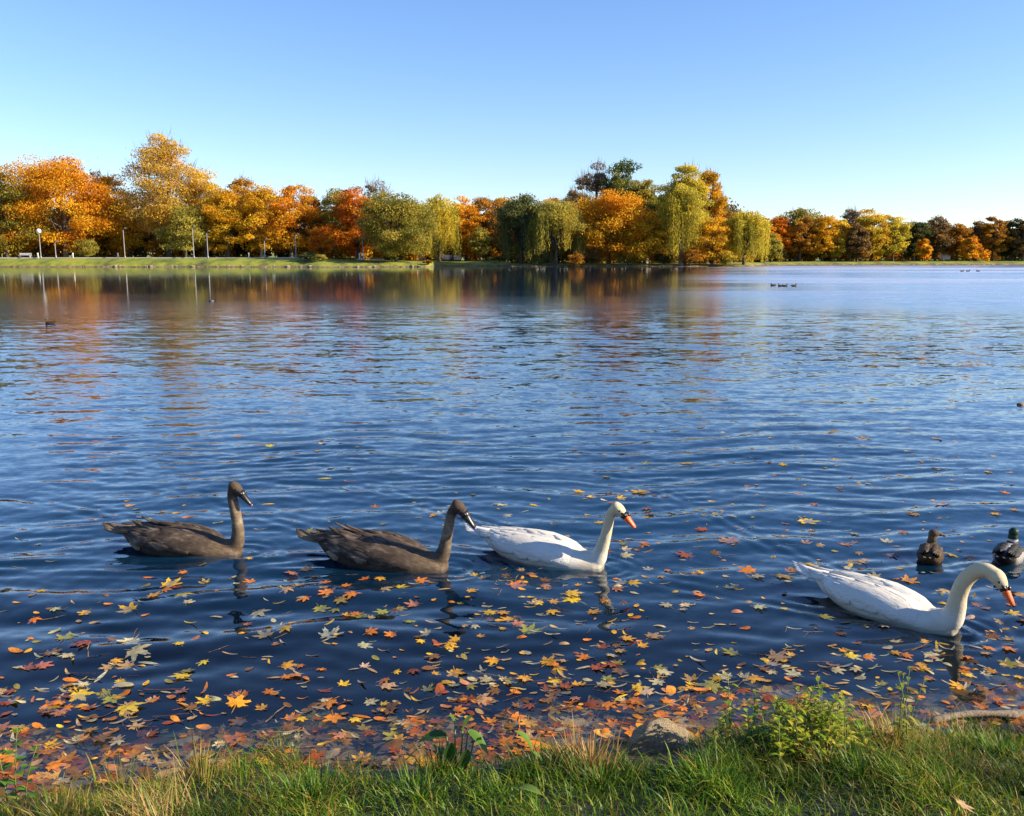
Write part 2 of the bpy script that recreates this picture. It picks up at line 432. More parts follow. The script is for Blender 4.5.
# ------------------------------------------------------------------ far bank: path, trees
def ribbon(name, mat, pts, wdt, z0, z1, kind='structure'):
    mb = MB(); L = []
    for i, (x, y) in enumerate(pts):
        zt = float(z1); L += [(x, y - wdt / 2, z0), (x, y - wdt / 2, zt), (x, y + wdt / 2, zt), (x, y + wdt / 2, z0)]
    fs = []
    for i in range(len(pts) - 1):
        a = i * 4
        for k in range(3): fs.append((a + k, a + k + 1, a + k + 5, a + k + 4))
    mb.add(L, fs); o = mb.build(name, mat, smooth=False); tag(o, kind=kind); return o
xx = np.linspace(-210, -41, 60)
ribbon('path', M_concrete, [(float(a), float(np.interp(a, fs_x, fs_y)) + 11.5) for a in xx], 3.0, 1.5, 1.93)

PAL = {
 'orange': [(.66, .29, .015), (.70, .37, .02), (.52, .17, .01), (.72, .44, .03)],
 'golden': [(.66, .39, .02), (.62, .32, .02), (.70, .47, .03), (.42, .24, .02)],
 'yellow': [(.62, .48, .05), (.68, .42, .03), (.48, .42, .06), (.55, .33, .03)],
 'rust': [(.36, .16, .02), (.46, .22, .02), (.26, .12, .025), (.52, .29, .03)],
 'redorange': [(.58, .17, .01), (.64, .24, .012), (.36, .09, .01), (.66, .30, .02)],
 'tan': [(.60, .40, .07), (.64, .42, .06), (.46, .32, .07), (.66, .38, .04)],
 'olive': [(.32, .27, .04), (.24, .21, .035), (.42, .32, .05), (.17, .17, .03)],
 'olivegold': [(.34, .27, .04), (.22, .20, .035), (.46, .30, .03), (.16, .16, .03)],
 'willow': [(.33, .29, .055), (.42, .36, .06), (.24, .22, .045), (.50, .38, .05)],
 'willowyellow': [(.60, .48, .05), (.46, .40, .05), (.66, .50, .05), (.32, .29, .04)],
 'darkwillow': [(.10, .13, .045), (.16, .16, .045), (.26, .23, .05), (.08, .10, .04)],
 'green': [(.10, .14, .03), (.15, .18, .035), (.07, .10, .025), (.22, .20, .04)],
 'darkgreen': [(.05, .07, .025), (.08, .09, .025), (.10, .12, .03), (.14, .11, .03)],
 'brown': [(.22, .13, .05), (.28, .17, .06), (.16, .11, .05), (.34, .18, .04)],
 'greybrown': [(.20, .15, .10), (.26, .19, .12), (.16, .12, .08), (.30, .20, .10)],
}
def unit(a): return a / np.maximum(np.linalg.norm(a, axis=1, keepdims=True), 1e-9)

def leaves(rs, pos, col, size, nrm=None, asp=0.75, hang=None):
    """one bent-free quad per leaf clump"""
    n = len(pos)
    nr = unit(rs.randn(n, 3) + (0 if nrm is None else nrm * 0.9))
    a = unit(np.cross(nr, rs.randn(n, 3))) if hang is None else unit(hang + rs.randn(n, 3) * 0.12)
    b = unit(np.cross(nr, a)); s = size * (0.6 + 0.8 * rs.rand(n))[:, None]
    l = a * s * 0.5; w_ = b * s * 0.5 * asp
    V = np.stack([pos - l, pos + w_ * 0.9 + l * 0.1, pos + l, pos - w_ - l * 0.1], 1).reshape(-1, 3)
    Fc = np.arange(n * 4).reshape(-1, 4)
    return V, Fc, np.repeat(col, 4, axis=0)

def limb(mb, a, b, r0, r1, rs, n=5, sag=0.1, sides=6):
    a = np.array(a, float); b = np.array(b, float); L = np.linalg.norm(b - a)
    pts = []; rad = []
    for i in range(n + 1):
        f = i / n; q = a + (b - a) * f + rs.randn(3) * L * 0.035 * (0 < i < n); q[2] += sag * L * math.sin(PI * f)
        pts.append(q); rad.append(r0 + (r1 - r0) * f)
    mb.tube(pts, rad, sides)

def crown_colors(rs, pal, n): 
    c = np.array(PAL[pal]); return c[rs.choice(len(c), n, p=[.36, .28, .2, .16][:len(c)])]

def make_tree(px, Y, top, hw, pal, kind='round', name=None, label='', seed=1, dens=1.0, low=0.22, group=None, shrub=False, pale=False, lean=0.0, twigs=0):
    rs = np.random.RandomState(seed)
    x0 = X(px, Y); z0 = float(ground_z(x0, Y)); H = Zat(top, Y) - z0; W = hw / F * Y
    root = empty(name or 'autumn_tree', (x0, Y, z0), 0)
    tag(root, label, 'shrub' if shrub else 'tree', group)
    mb = MB(); Vs = []; Fs = []; Cs = []; nb = 0
    zc0 = H * low * .5; zc = (H + zc0) / 2; hz = (H - zc0) / 2
    tr_r = 0.022 * H + 0.08
    def addl(r):
        nonlocal nb
        Vs.append(r[0]); Fs.append(r[1] + nb); Cs.append(r[2]); nb += len(r[0])
    ncl = int((95 if kind != 'tall' else 120) * (0.6 + 0.4 * dens))
    cl = []
    k = 0
    while len(cl) < ncl and k < 6000:
        k += 1
        q = unit(rs.randn(1, 3))[0] * (0.35 + 0.6 * rs.rand() ** 0.5)
        zz = q[2]
        if kind == 'round': f = 1.0 + 0.12 * math.sin(3 * math.atan2(q[1], q[0]) + seed) + 0.14 * math.sin(4.5 * zz + 2 * math.atan2(q[1], q[0]) + 2 * seed) 
        elif kind == 'tall': f = 0.80 + 0.28 * math.cos(zz * 2.2 + 0.6)
        elif kind == 'sparse': f = 0.95 + 0.2 * math.sin(5 * zz + seed)
        else: f = 1.0
        if zz < 0 and not shrub and kind in ('round', 'sparse'): f *= 1 + .8 * (1 / max(math.sqrt(1 - min(.99, zz * zz)), .5) - 1)
        c = np.array([q[0] * W * 0.96 * f, q[1] * W * 0.86 * f, zc + zz * hz * 0.94])
        if kind == 'willow' and zz < 0.0: continue
        cl.append(c)
    cl = np.array(cl); 
    # trunk and limbs
    fork = zc0 + 0.18 * (H - zc0)
    lx = lean * H
    mb.tube([(0, 0, -0.3), (lx * .1, 0, 0.1), (lx * 0.5 + 0.1 * rs.randn(), 0.1 * rs.randn(), fork * 0.55), (lx, 0, fork)], [tr_r * 1.5, tr_r * 1.1, tr_r * 0.85, tr_r * 0.75], 8)
    order = rs.permutation(len(cl))[:int(12 + 6 * dens)]
    for i in order:
        limb(mb, (lx, 0, fork * (0.75 + 0.25 * rs.rand())), cl[i], tr_r * 0.38, 0.03, rs)
    limb(mb, (lx, 0, fork * 0.98), (0.05 * W, 0, H * 0.93), tr_r * 0.7, 0.04, rs, 7, 0.0)
    size = 0.31 * (Y / 190) * (0.75 if shrub else 1)
    ccol = crown_colors(rs, pal, len(cl)) * (.85 + .5 * rs.rand(len(cl), 1))
    if kind == 'willow':
        # dome of short sprays, then hanging strands
        for bo in range(26):
            a0 = rs.rand() * 2 * PI; r0 = rs.rand() ** 0.55 * 0.86; c0 = crown_colors(rs, pal, 1)[0]
            low_b = max(0.4, H * (0.02 + 0.30 * rs.rand() * (1.15 - 0.6 * r0)) if rs.rand() < .72 else H * (.3 + .3 * rs.rand()))
            zt0 = H * 0.50 + H * 0.46 * math.sqrt(max(0, 1 - r0 * r0)) * (0.62 + 0.42 * rs.rand())
            for i in range(int(16 * dens * (W / 6)) + 3):
                sx = math.cos(a0) * r0 * W + rs.randn() * .10 * W; sy = math.sin(a0) * r0 * W + rs.randn() * .10 * W
                a = math.atan2(sy, sx); zt = zt0 - ((sx - math.cos(a0) * r0 * W) ** 2 + (sy - math.sin(a0) * r0 * W) ** 2) / W * 1.2 + .3 * rs.randn()
                zb = max(0.3, low_b + abs(rs.randn()) * .09 * H)
                n = max(2, int((zt - zb) / 0.22) + 2)
                f = np.linspace(0, 1, n); out = np.array([math.cos(a), math.sin(a)])
                flare = np.sin(np.clip(f * 3, 0, PI / 2)) * W * 0.10
                swl = 0.2 * np.sin(f * 3 + a)
                pos = np.stack([sx + out[0] * flare + swl + rs.randn(n) * 0.13, sy + out[1] * flare + rs.randn(n) * 0.13, zt - f * (zt - zb)], 1)
                col = c0[None, :] * (0.75 + 0.4 * rs.rand(n, 1))
                addl(leaves(rs, pos, col, size * 1.1, asp=0.42, hang=np.tile([[0.05, 0, -1.0]], (n, 1))))
    per = int((80 if kind == 'willow' else 165) * dens * float(np.clip(W * hz / 38, .75, 2.6)))
    for c, c0 in zip(cl, ccol):
        r = (0.13 + 0.15 * rs.rand()) * min(W, hz * 1.2) * (0.8 if kind == 'sparse' else 1.0)
        n = int(per * (0.6 + 0.8 * rs.rand()))
        d = unit(rs.randn(n, 3)); rad = r * (0.55 + 0.55 * rs.rand(n, 1) ** 0.6) * (1 + 0.25 * rs.randn(n, 1) * 0.5)
        pos = c + d * rad * np.array([1.3, 1.3, 0.62])
        # ragged outer sprays
        m_ = rs.rand(n) < 0.12; pos[m_] += d[m_] * r * 0.55 * rs.rand(int(m_.sum()), 1)
        pos[:, 2] = np.maximum(pos[:, 2], 0.4)
        col = c0[None, :] * (0.78 + 0.44 * rs.rand(n, 1)); alt = rs.rand(n) < 0.22
        col[alt] = crown_colors(rs, pal, int(alt.sum()))
        addl(leaves(rs, pos, col, size, nrm=d))
    mb.build('trunk', M_bark_pale if pale else M_bark, root)
    mesh_np('crown', np.concatenate(Vs), np.concatenate(Fs), 4, M_crown, root, col=np.concatenate(Cs))
    if twigs:
        tb = []; n = twigs
        c = cl[rs.choice(len(cl), n)] + rs.randn(n, 3) * 0.12 * W
        up = unit(c - np.array([0, 0, fork * 0.7]) + rs.randn(n, 3) * 0.5 * W * 0.8)
        L = (0.6 + 1.0 * rs.rand(n, 1)) * H / 16; e = c + up * L
        s = unit(np.cross(up, rs.randn(n, 3))) * 0.045
        V = np.stack([c - s, c + s, e], 1).reshape(-1, 3)
        mesh_np('twigs', V, np.arange(n * 3).reshape(-1, 3), 3, M_bark_pale, root)
    return root

T = [  # column, distance, top row, half width, palette, kind, options, label
 (-150, 192, 150, 50, 'golden', 'round', {}, 'golden tree at the far left end of the path'),
 (-75, 194, 145, 50, 'orange', 'round', {}, 'large orange tree left of the broad olive tree'),
 (-20, 210, 152, 30, 'brown', 'sparse', {'twigs': 500}, 'brown thinning tree behind the olive tree at the left edge'),
 (8, 193, 166, 38, 'olivegold', 'round', {'low': .06}, 'broad olive and gold tree at the left edge above the bench'),
 (66, 199, 150, 52, 'orange', 'round', {'low': .05, 'dens': 1.35}, 'huge bright orange maple behind the white globe lamp'),
 (113, 214, 163, 30, 'brown', 'sparse', {'twigs': 900, 'dens': .8, 'low': .18}, 'dark brown half bare tree between the orange maple and the tall tan tree'),
 (130, 206, 205, 20, 'golden', 'round', {'low': .1, 'dens': .7}, 'low golden tree under the dark half bare tree'),
 (170, 203, 129, 38, 'tan', 'tall', {'twigs': 1400, 'dens': .82, 'low': .2}, 'tallest tan poplar with thin twiggy top and dark leaning trunks'),
 (207, 207, 165, 30, 'tan', 'round', {'low': .12}, 'tan and gold tree right of the tall poplar'),
 (186, 197, 202, 24, 'willow', 'round', {'low': .08, 'dens': .9}, 'low yellow olive tree in front of the tall poplar'),
 (228, 200, 180, 24, 'golden', 'round', {'low': .08}, 'golden tree with leaves hanging low above the path'),
 (250, 210, 173, 22, 'rust', 'round', {'low': .1, 'twigs': 400}, 'rust brown tree rising behind the row of golden trees'),
 (262, 200, 181, 23, 'golden', 'round', {'low': .06}, 'golden orange tree in the middle of the lamp row'),
 (291, 202, 179, 27, 'orange', 'round', {'low': .08, 'twigs': 300}, 'tall orange tree above the last lamp of the path'),
 (313, 207, 192, 18, 'rust', 'sparse', {'twigs': 500}, 'rust tree with bare shoulder at the dip of the skyline'),
 (322, 192, 226, 14, 'redorange', 'round', {'low': .05, 'dens': .6}, 'small bright orange tree behind the shoreline bush'),
 (340, 206, 186, 22, 'olive', 'round', {'low': .1}, 'green brown tree left of the red orange tree'),
 (358, 200, 180, 24, 'redorange', 'round', {'low': .05, 'dens': 1.1}, 'tall red orange tree behind the wooden deck'),
 (377, 214, 176, 20, 'greybrown', 'sparse', {'twigs': 1200, 'dens': .4}, 'nearly bare grey tree peeking over the red orange one'),
 (397, 187, 190, 37, 'olive', 'round', {'low': .10, 'dens': 1.4, 'lean': -.08}, 'broad olive tree with leaning dark trunk at the water'),
 (421, 196, 203, 16, 'willow', 'willow', {'low': .1}, 'yellowish tree hugging the right side of the olive tree'),
 (439, 206, 192, 20, 'willowyellow', 'willow', {'low': .1, 'dens': .9}, 'bright yellow weeping willow by the inlet'),
 (466, 224, 194, 19, 'orange', 'round', {'low': .12}, 'orange tree standing behind the inlet lawn'),
 (488, 228, 193, 20, 'rust', 'round', {'low': .1, 'twigs': 300}, 'tan orange tree at the back of the inlet'),
 (480, 213, 226, 11, 'willow', 'round', {'low': .15, 'dens': .5}, 'small yellow green tree on the inlet lawn'),
 (504, 232, 190, 16, 'golden', 'round', {'low': .12}, 'golden tree showing above the dark willow'),
 (521, 196, 192, 27, 'darkwillow', 'willow', {'low': .1, 'dens': 1.5}, 'dark green weeping willow at the tip of the headland'),
 (556, 192, 197, 27, 'willow', 'willow', {'low': .1, 'dens': 1.3}, 'olive weeping willow trailing into the water'),
 (552, 206, 190, 12, 'redorange', 'round', {'dens': .6}, 'orange red treetop above the olive willow'),
 (573, 212, 180, 24, 'brown', 'sparse', {'twigs': 1000, 'dens': .7}, 'brown twiggy tree behind the olive willow'),
 (594, 216, 160, 27, 'greybrown', 'sparse', {'twigs': 1800, 'dens': .7}, 'tall grey half bare tree left of the green domed tree'),
 (621, 214, 156, 22, 'green', 'round', {'low': .2}, 'green domed tree highest in the middle of the headland'),
 (646, 210, 172, 20, 'olive', 'round', {'low': .15}, 'olive green tree behind the bright orange maples'),
 (609, 196, 187, 36, 'orange', 'round', {'low': .03, 'dens': 1.5}, 'large orange maple reaching down to the water'),
 (645, 193, 212, 24, 'golden', 'round', {'low': .02, 'dens': 1.2}, 'glowing gold orange maple at the water edge'),
 (684, 198, 155, 24, 'willowyellow', 'tall', {'low': .12, 'twigs': 500, 'dens': 1.2}, 'tall olive gold tree with upright crown'),
 (681, 191, 178, 20, 'willowyellow', 'willow', {'low': .05, 'dens': 1.3}, 'hanging willow in front of the tall upright tree'),
 (706, 203, 160, 19, 'golden', 'tall', {'low': .1, 'twigs': 500}, 'tall thin golden tree beside the upright olive one'),
 (712, 192, 218, 20, 'golden', 'round', {'low': .02, 'dens': .9}, 'low yellow orange tree between the two willows at the water'),
 (744, 195, 207, 23, 'willowyellow', 'willow', {'low': .05, 'dens': 1.4}, 'yellow green weeping willow at the right end of the headland'),
 (731, 210, 206, 14, 'rust', 'round', {}, 'rust treetop showing behind the right hand willow'),
 (771, 224, 233, 10, 'willow', 'round', {'low': .03, 'dens': .8}, 'small round olive tree right of the last willow'),
 (764, 228, 222, 14, 'orange', 'round', {'low': .05, 'dens': .9}, 'orange tree tucked behind the small round olive tree'),
 (778, 236, 214, 13, 'redorange', 'round', {'low': .1}, 'red orange tree at the left start of the far row'),
 (797, 244, 207, 26, 'olive', 'round', {'low': .2, 'twigs': 400}, 'wide olive treetop above the rust trees of the far row'),
 (800, 236, 213, 14, 'rust', 'round', {'low': .1}, 'rust orange tree in front of the wide olive treetop'),
 (822, 237, 213, 15, 'golden', 'round', {'low': .12}, 'gold tree with dark trunk right of the rust one'),
 (838, 238, 217, 12, 'yellow', 'round', {'low': .12}, 'bright yellow tree left of the tallest far tree'),
 (849, 246, 205, 15, 'greybrown', 'sparse', {'twigs': 900, 'dens': .6}, 'bare grey treetop left of the tallest far tree'),
 (871, 240, 205, 20, 'yellow', 'round', {'low': .1, 'dens': 1.1}, 'tallest yellow gold tree of the far row'),
 (857, 236, 222, 12, 'brown', 'round', {'low': .1}, 'brown tree at the left foot of the tallest yellow tree'),
 (893, 240, 215, 14, 'willowyellow', 'round', {'low': .08}, 'yellow green tree right of the tallest yellow tree'),
 (914, 242, 219, 13, 'darkgreen', 'round', {'low': .1}, 'dark green tree in the far row'),
 (923, 235, 237, 7, 'orange', 'round', {'low': .05, 'dens': .6}, 'small orange tree in front of the dark green one'),
 (935, 243, 216, 15, 'brown', 'round', {'low': .15, 'twigs': 300}, 'olive brown tree right of the dark green tree'),
 (957, 243, 222, 14, 'rust', 'round', {'low': .12}, 'rust brown tree in the right half of the far row'),
 (970, 236, 235, 9, 'orange', 'round', {'low': .08, 'dens': .6}, 'small orange tree low under the rust brown one'),
 (976, 246, 219, 12, 'brown', 'sparse', {'twigs': 500}, 'thin brown treetop near the right edge'),
 (992, 242, 214, 14, 'rust', 'round', {'low': .15}, 'reddish tree with high crown near the right edge'),
 (1010, 244, 216, 14, 'darkgreen', 'round', {'low': .1}, 'dark green tree second from the right edge'),
 (1024, 241, 218, 13, 'brown', 'round', {'low': .12}, 'brown orange tree cut by the right edge'),
 (1050, 243, 214, 16, 'golden', 'round', {}, 'golden tree just past the right edge'),
 (1085, 243, 212, 18, 'rust', 'round', {}, 'rust tree well past the right edge'),
 (1125, 243, 214, 20, 'olive', 'round', {}, 'olive tree farthest past the right edge'),
]
KN = {'willow': 'weeping_willow', 'sparse': 'thinning_tree', 'round': 'autumn_tree', 'tall': 'poplar_tree'}
for i, (px, Y, top, hw, pal, kind, op, lab) in enumerate(T):
    make_tree(px, Y, top, hw, pal, kind, KN[kind], lab, seed=11 + i * 7, group='trees along the far shore', pale=(i % 4 == 0), **op)

# low shrubs on the far banks
SH = [(309, 184, 252, 11, 'darkwillow', 'round dark green bush on the far bank beside the end of the path'),
      (320, 182, 254, 8, 'willow', 'yellow green bush leaning over the water right of the path end'),
      (392, 186, 246, 7, 'green', 'green bush at the foot of the leaning olive tree'),
      (499, 205, 256, 12, 'green', 'low green hedge bush at the right end of the inlet lawn'),
      (540, 193, 252, 10, 'darkwillow', 'dark bush at the water under the olive willow'), (592, 193.5, 248, 11, 'brown', 'brown bush at the water left of the glowing gold maple'),
      (628, 193.5, 250, 12, 'olive', 'olive bush at the water under the large orange maple'), (664, 192.5, 250, 10, 'darkgreen', 'dark green bush at the water left of the hanging willow'),
      (700, 191.5, 252, 9, 'orange', 'small orange bush at the water right of the hanging willow'),
      (690, 190, 246, 12, 'rust', 'rust coloured bush below the tall upright tree'),
      (726, 191, 250, 9, 'willowyellow', 'yellow bush left of the last weeping willow'),
      (575, 190, 250, 9, 'rust', 'brown bush between the willow and the orange maple'),
      (88, 196, 238, 12, 'willow', 'yellow green bush under the orange maple'),
      (428, 184, 260, 5, 'rust', 'small rusty bush on the corner of the inlet')]
for i, (px, Y, top, hw, pal, lab) in enumerate(SH):
    make_tree(px, Y, top, hw, pal, 'round', 'bank_bush', lab, seed=500 + i, dens=.35, low=.02, group='bushes on the far bank', shrub=True)

# the wood behind: one mass of stuff
def woods():
    rs = np.random.RandomState(77); Vs = []; Fs = []; Cs = []; nb = 0; tb = MB()
    for i in range(300):
        px = -260 + 1500 * rs.rand(); base = np.interp((px - 512) / F * 190, fs_x, fs_y)
        Y = base + 30 + 34 * rs.rand()
        if 425 < px < 505: Y = base + 42 + 22 * rs.rand()
        H = np.interp(px, [-260, 0, 120, 300, 340, 420, 500, 560, 620, 720, 760, 1240], [15, 15, 14, 12.5, 10.5, 11.5, 12, 12, 17, 15, 10, 8.5]) * (0.85 + 0.25 * rs.rand())
        x0 = X(px, Y); z0 = float(ground_z(x0, Y)); W = 3.5 + 2.5 * rs.rand()
        tb.tube([(x0, Y, z0 - .2), (x0 + rs.randn() * .4, Y, z0 + H * .7)], [0.22, 0.08], 5)
        n = 800
        d = unit(rs.randn(n, 3)); q = d * (rs.rand(n, 1) ** 0.35)
        pos = np.stack([x0 + q[:, 0] * W, Y + q[:, 1] * W, z0 + H * 0.54 + q[:, 2] * H * 0.5], 1)
        pos[:, 2] = np.maximum(pos[:, 2], z0 + .2)
        pal = ['brown', 'olive', 'rust', 'darkgreen', 'golden', 'brown'][rs.randint(6)]
        V, Fc, Cc = leaves(rs, pos, crown_colors(rs, pal, n) * 0.8, 0.85, nrm=d)
        Vs.append(V); Fs.append(Fc + nb); Cs.append(Cc); nb += len(V)
    for i in range(260):      # undergrowth that closes the view between the trunks
        px = -260 + 1500 * i / 260 + 4 * rs.randn(); base = np.interp((px - 512) / F * 190, fs_x, fs_y)
        Y = base + (26 if not 425 < px < 505 else 38) + 8 * rs.rand(); x0 = X(px, Y); z0 = float(ground_z(x0, Y)); n = 330
        d = unit(rs.randn(n, 3)); q = d * (rs.rand(n, 1) ** 0.4)
        pos = np.stack([x0 + q[:, 0] * 2.2, Y + q[:, 1] * 2.2, z0 + 2.0 + q[:, 2] * 2.6], 1); pos[:, 2] = np.maximum(pos[:, 2], z0 + .1)
        pal = ['darkgreen', 'brown', 'rust', 'olive', 'rust', 'orange', 'golden'][rs.randint(7)]
        V, Fc, Cc = leaves(rs, pos, crown_colors(rs, pal, n) * 1.1, 0.6, nrm=d)
        Vs.append(V); Fs.append(Fc + nb); Cs.append(Cc); nb += len(V)
    o = mesh_np('woods', np.concatenate(Vs), np.concatenate(Fs), 4, M_crown, col=np.concatenate(Cs))
    tag(o, 'dark brown and olive wood filling the gaps behind the shoreline trees', 'woods', kind='stuff')
    o2 = tb.build('wood_trunks', M_bark)
    tag(o2, 'dark trunks of the wood standing behind the shoreline trees', 'woods', kind='stuff')
woods()

# street lamps on the far path
def lamp(px, foot, top, r, globe, label):
    Y = float(np.interp(X(px, 190), fs_x, fs_y)) + (8.8 if px < 330 else 9.5)
    x0 = X(px, Y); z0 = float(ground_z(x0, Y)); H = Zat(top, Y) - z0
    e = empty('street_lamp', (x0, Y, z0)); tag(e, label, 'lamp', 'lamps along the far path')
    MB().tube([(0, 0, -.1), (0, 0, .5), (0, 0, .55), (0, 0, H - .35)], [.17, .17, .10, .08], 8).build('pole', M_grey, e)
    if globe:
        MB().ball((0, 0, H), r, 14, 10).build('globe', M_globe, e)
        MB().tube([(0, 0, H - .55), (0, 0, H - r * .8)], [.09, .2], 8).build('collar', M_grey, e)
    else:
        MB().tube([(0, 0, H - .36), (0.15, -.1, H - .1), (0.55, -.2, H)], [.06, .055, .05], 6).build('arm', M_grey, e)
        MB().box((0.65, -.22, H), (.5, .24, .12), 0.3, 0.8).build('lantern', M_grey, e, smooth=False)
lamp(41, 257, 231, .47, True, 'street lamp with a bright white globe under the orange maple')
for px, top, lb in [(56, 241, 'shorter grey lamp post right of the white globe lamp'), (125, 228, 'grey lamp post below the dark half bare tree'),
                    (194, 226, 'tall grey lamp post in front of the yellow olive tree'), (208, 231, 'grey lamp post just right of the tall one'),
                    (265, 239, 'grey lamp post below the golden orange tree'), (296, 234, 'last grey lamp post before the round green bush'),
                    (363, 234, 'slim grey lamp post standing on the wooden deck')]:
    lamp(px, 257, top, .2, False, lb)
# short bollards
for px, lb in [(73, 'short white bollard right of the two left lamps'), (118, 'short pale bollard left of the lamp by the dark tree'),
               (249, 'short pale bollard between two path lamps'), (38, 'short white bollard beside the globe lamp')]:
    Y = float(np.interp(X(px, 190), fs_x, fs_y)) + 9.3; x0 = X(px, Y); z0 = float(ground_z(x0, Y))
    o = MB().tube([(0, 0, -.1), (0, 0, 1.0), (0, 0, 1.1), (0, 0, 1.16)], [.13, .13, .15, .08], 10).build('bollard', M_white, loc=(x0, Y, z0))
    tag(o, lb, 'bollard', 'bollards along the far path')
# bench
Y = 178 + 13.6; x0 = X(25, Y); e = empty('park_bench', (x0, Y, 1.85)); tag(e, 'pale park bench beside the far path at the left edge', 'bench')
b = MB()
for k in range(3): b.box((0, -.25 + k * .2, .5), (2.6, .16, .06))
b.build('seat', M_white, e, False)
b = MB()
for k in range(2): b.box((0, .32, .7 + k * .2), (2.6, .05, .14))
b.build('backrest', M_white, e, False)
for sx in (-1.1, 1.1): MB().box((sx, 0, .22), (.12, .5, .48)).box((sx, .36, .5), (.1, .06, .9)).build('leg', M_grey, e, False)

# wooden deck with railing post by the slim lamp
Y = 186.0; x0 = X(371, Y); e = empty('wooden_deck', (x0, Y, 1.35)); tag(e, 'pale wooden deck over the bank left of the leaning olive tree', 'deck')
b = MB()
for k in range(12): b.box((-2.6 + k * .47, 0, .2), (.43, 3.2, .1))
b.build('decking', M_concrete, e, False)
for sx in (-2.4, 0, 2.4):
    MB().tube([(sx, -1.4, -1.6), (sx, -1.4, .15)], .12, 8).build('post', M_wood, e)
for sx in (-2.6, -1.7): MB().box((sx, 1.2, .85), (.16, .16, 1.2)).build('railing_post', M_white, e, False)
MB().box((-2.15, 1.2, 1.4), (1.06, .1, .1)).build('rail', M_white, e, False)

# parked vehicles glimpsed under the trees
def car(px, Y, py, rz, label, van=False):
    x0 = X(px, Y); z0 = float(ground_z(x0, Y)); e = empty('parked_van' if van else 'parked_car', (x0, Y, z0), rz); tag(e, label, 'van' if van else 'car', 'white vehicles parked behind the trees')
    L, Wd, H = (4.8, 1.9, 2.1) if van else (4.3, 1.75, 1.45)
    prof = [(-.5, .22), (.5, .22), (.5, .5), (.38, .58), (.22, .98), (-.4, 1.0), (-.5, .6)] if not van else [(-.5, .18), (.5, .18), (.5, .45), (.42, .55), (.3, .97), (-.48, 1.0), (-.5, .9)]
    vs = [(a * L, s * Wd / 2, b_ * H) for s in (-1, 1) for a, b_ in prof]; n = len(prof)
    fs = [tuple(range(n)), tuple(range(2 * n - 1, n - 1, -1))] + [(i, i + n, (i + 1) % n + n, (i + 1) % n) for i in range(n)]
    MB().add(vs, fs).build('body', M_white, e, False)
    MB().box((-.05 * L, 0, .78 * H), (.5 * L, Wd + .03, .24 * H), 0, .92).build('window', M_glass, e, False)
    for sx in (-.32, .32):
        for sy in (-1, 1): MB().tube([(sx * L, sy * (Wd / 2 - .18), .32), (sx * L, sy * (Wd / 2 + .02), .32)], .32, 14).build('wheel', M_darkm, e)
car(396, 214, 258, .1, 'low white car under the olive tree, left of the two cars there')
car(407, 216, 258, 0, 'white car under the right side of the broad olive tree')
car(447.5, 225, 257, 1.45, 'white car on the inlet lawn, left one of the pair')
car(457, 226, 257, 1.7, 'white car on the inlet lawn, right one of the pair')
car(945, 246, 258, 1.3, 'white van seen between the trunks of the far right row', True)

# stones at the foot of the far bank
rs = np.random.RandomState(9)
def stone_mesh(seed, sub=2):
    import bmesh
    bm = bmesh.new(); bmesh.ops.create_icosphere(bm, subdivisions=sub, radius=1)
    r = np.random.RandomState(seed); ax = [unit(r.randn(1, 3))[0] for _ in range(9)]; of = 0.55 + 0.3 * r.rand(9)
    for v in bm.verts:
        q = np.array(v.co)
        for a, o_ in zip(ax, of):
            dd = q @ a
            if dd > o_: q = q - a * (dd - o_) * 0.9
        if sub > 3: q = q * (1 + .045 * math.sin(7 * q[0] + 5 * q[2] + seed) * math.sin(6 * q[1] - 4 * q[2]) + .03 * math.sin(17 * q[0] + 3) * math.sin(15 * q[2] + 13 * q[1]) + .015 * math.sin(37 * q[1]) * math.sin(33 * q[2] + 29 * q[0]))
        q = q + 0.03 * np.array([math.sin(9 * q[1] + seed), math.sin(8 * q[2]), math.sin(10 * q[0])])
        v.co = q
    me = bpy.data.meshes.new('bank_stone'); bm.to_mesh(me); bm.free(); me.materials.append(M_stone); return me
SM = [stone_mesh(s) for s in range(5)]
STONES = []
for i in range(44):
    px = 85 + 300 * (i / 43) + rs.randn() * 7 if i < 34 else 335 + rs.rand() * 90
    x0 = X(px, 181); y0 = float(far_shore(x0)) + .1 + .5 * rs.rand()
    o = bpy.data.objects.new('bank_stone', SM[i % 5]); C.link(o)
    s = .12 + .34 * rs.rand() ** 1.6; o.scale = (s * (1 + .8 * rs.rand()), s, s * (.5 + .5 * rs.rand())); o.location = (x0, y0, .12 + .1 * s); o.rotation_euler = (0, 0, rs.rand() * 6)
    STONES.append((px, s, o)); tag(o, 'pale stone at the waterline below the far bank', 'stone', 'stones lining the foot of the far bank')

near_ = [(118, 'the dark half bare tree'), (150, 'the tall tan poplar'), (190, 'the tall grey lamp post'), (228, 'the low hanging golden tree'), (265, 'the middle lamp of the row'), (296, 'the last path lamp'), (325, 'the two shoreline bushes'), (371, 'the wooden deck'), (405, 'the broad olive tree')]
bag = {}
for px, s_, o in STONES:
    k = min(range(len(near_)), key=lambda q: abs(near_[q][0] - px)); sd_ = 'left of' if px < near_[k][0] else 'right of'
    bag.setdefault((k, sd_), []).append((abs(px - near_[k][0]), s_, o))
for (k, sd_), L in bag.items():
    L.sort(key=lambda q: q[0])
    for j, (d_, s_, o) in enumerate(L):
        o['label'] = ('small' if s_ < .2 else 'larger') + f" pale stone at the waterline {sd_} {near_[k][1]}" + ('' if len(L) == 1 else ', ' + ['nearest', 'second', 'third', 'fourth', 'fifth', 'sixth', 'seventh'][min(j, 6)])
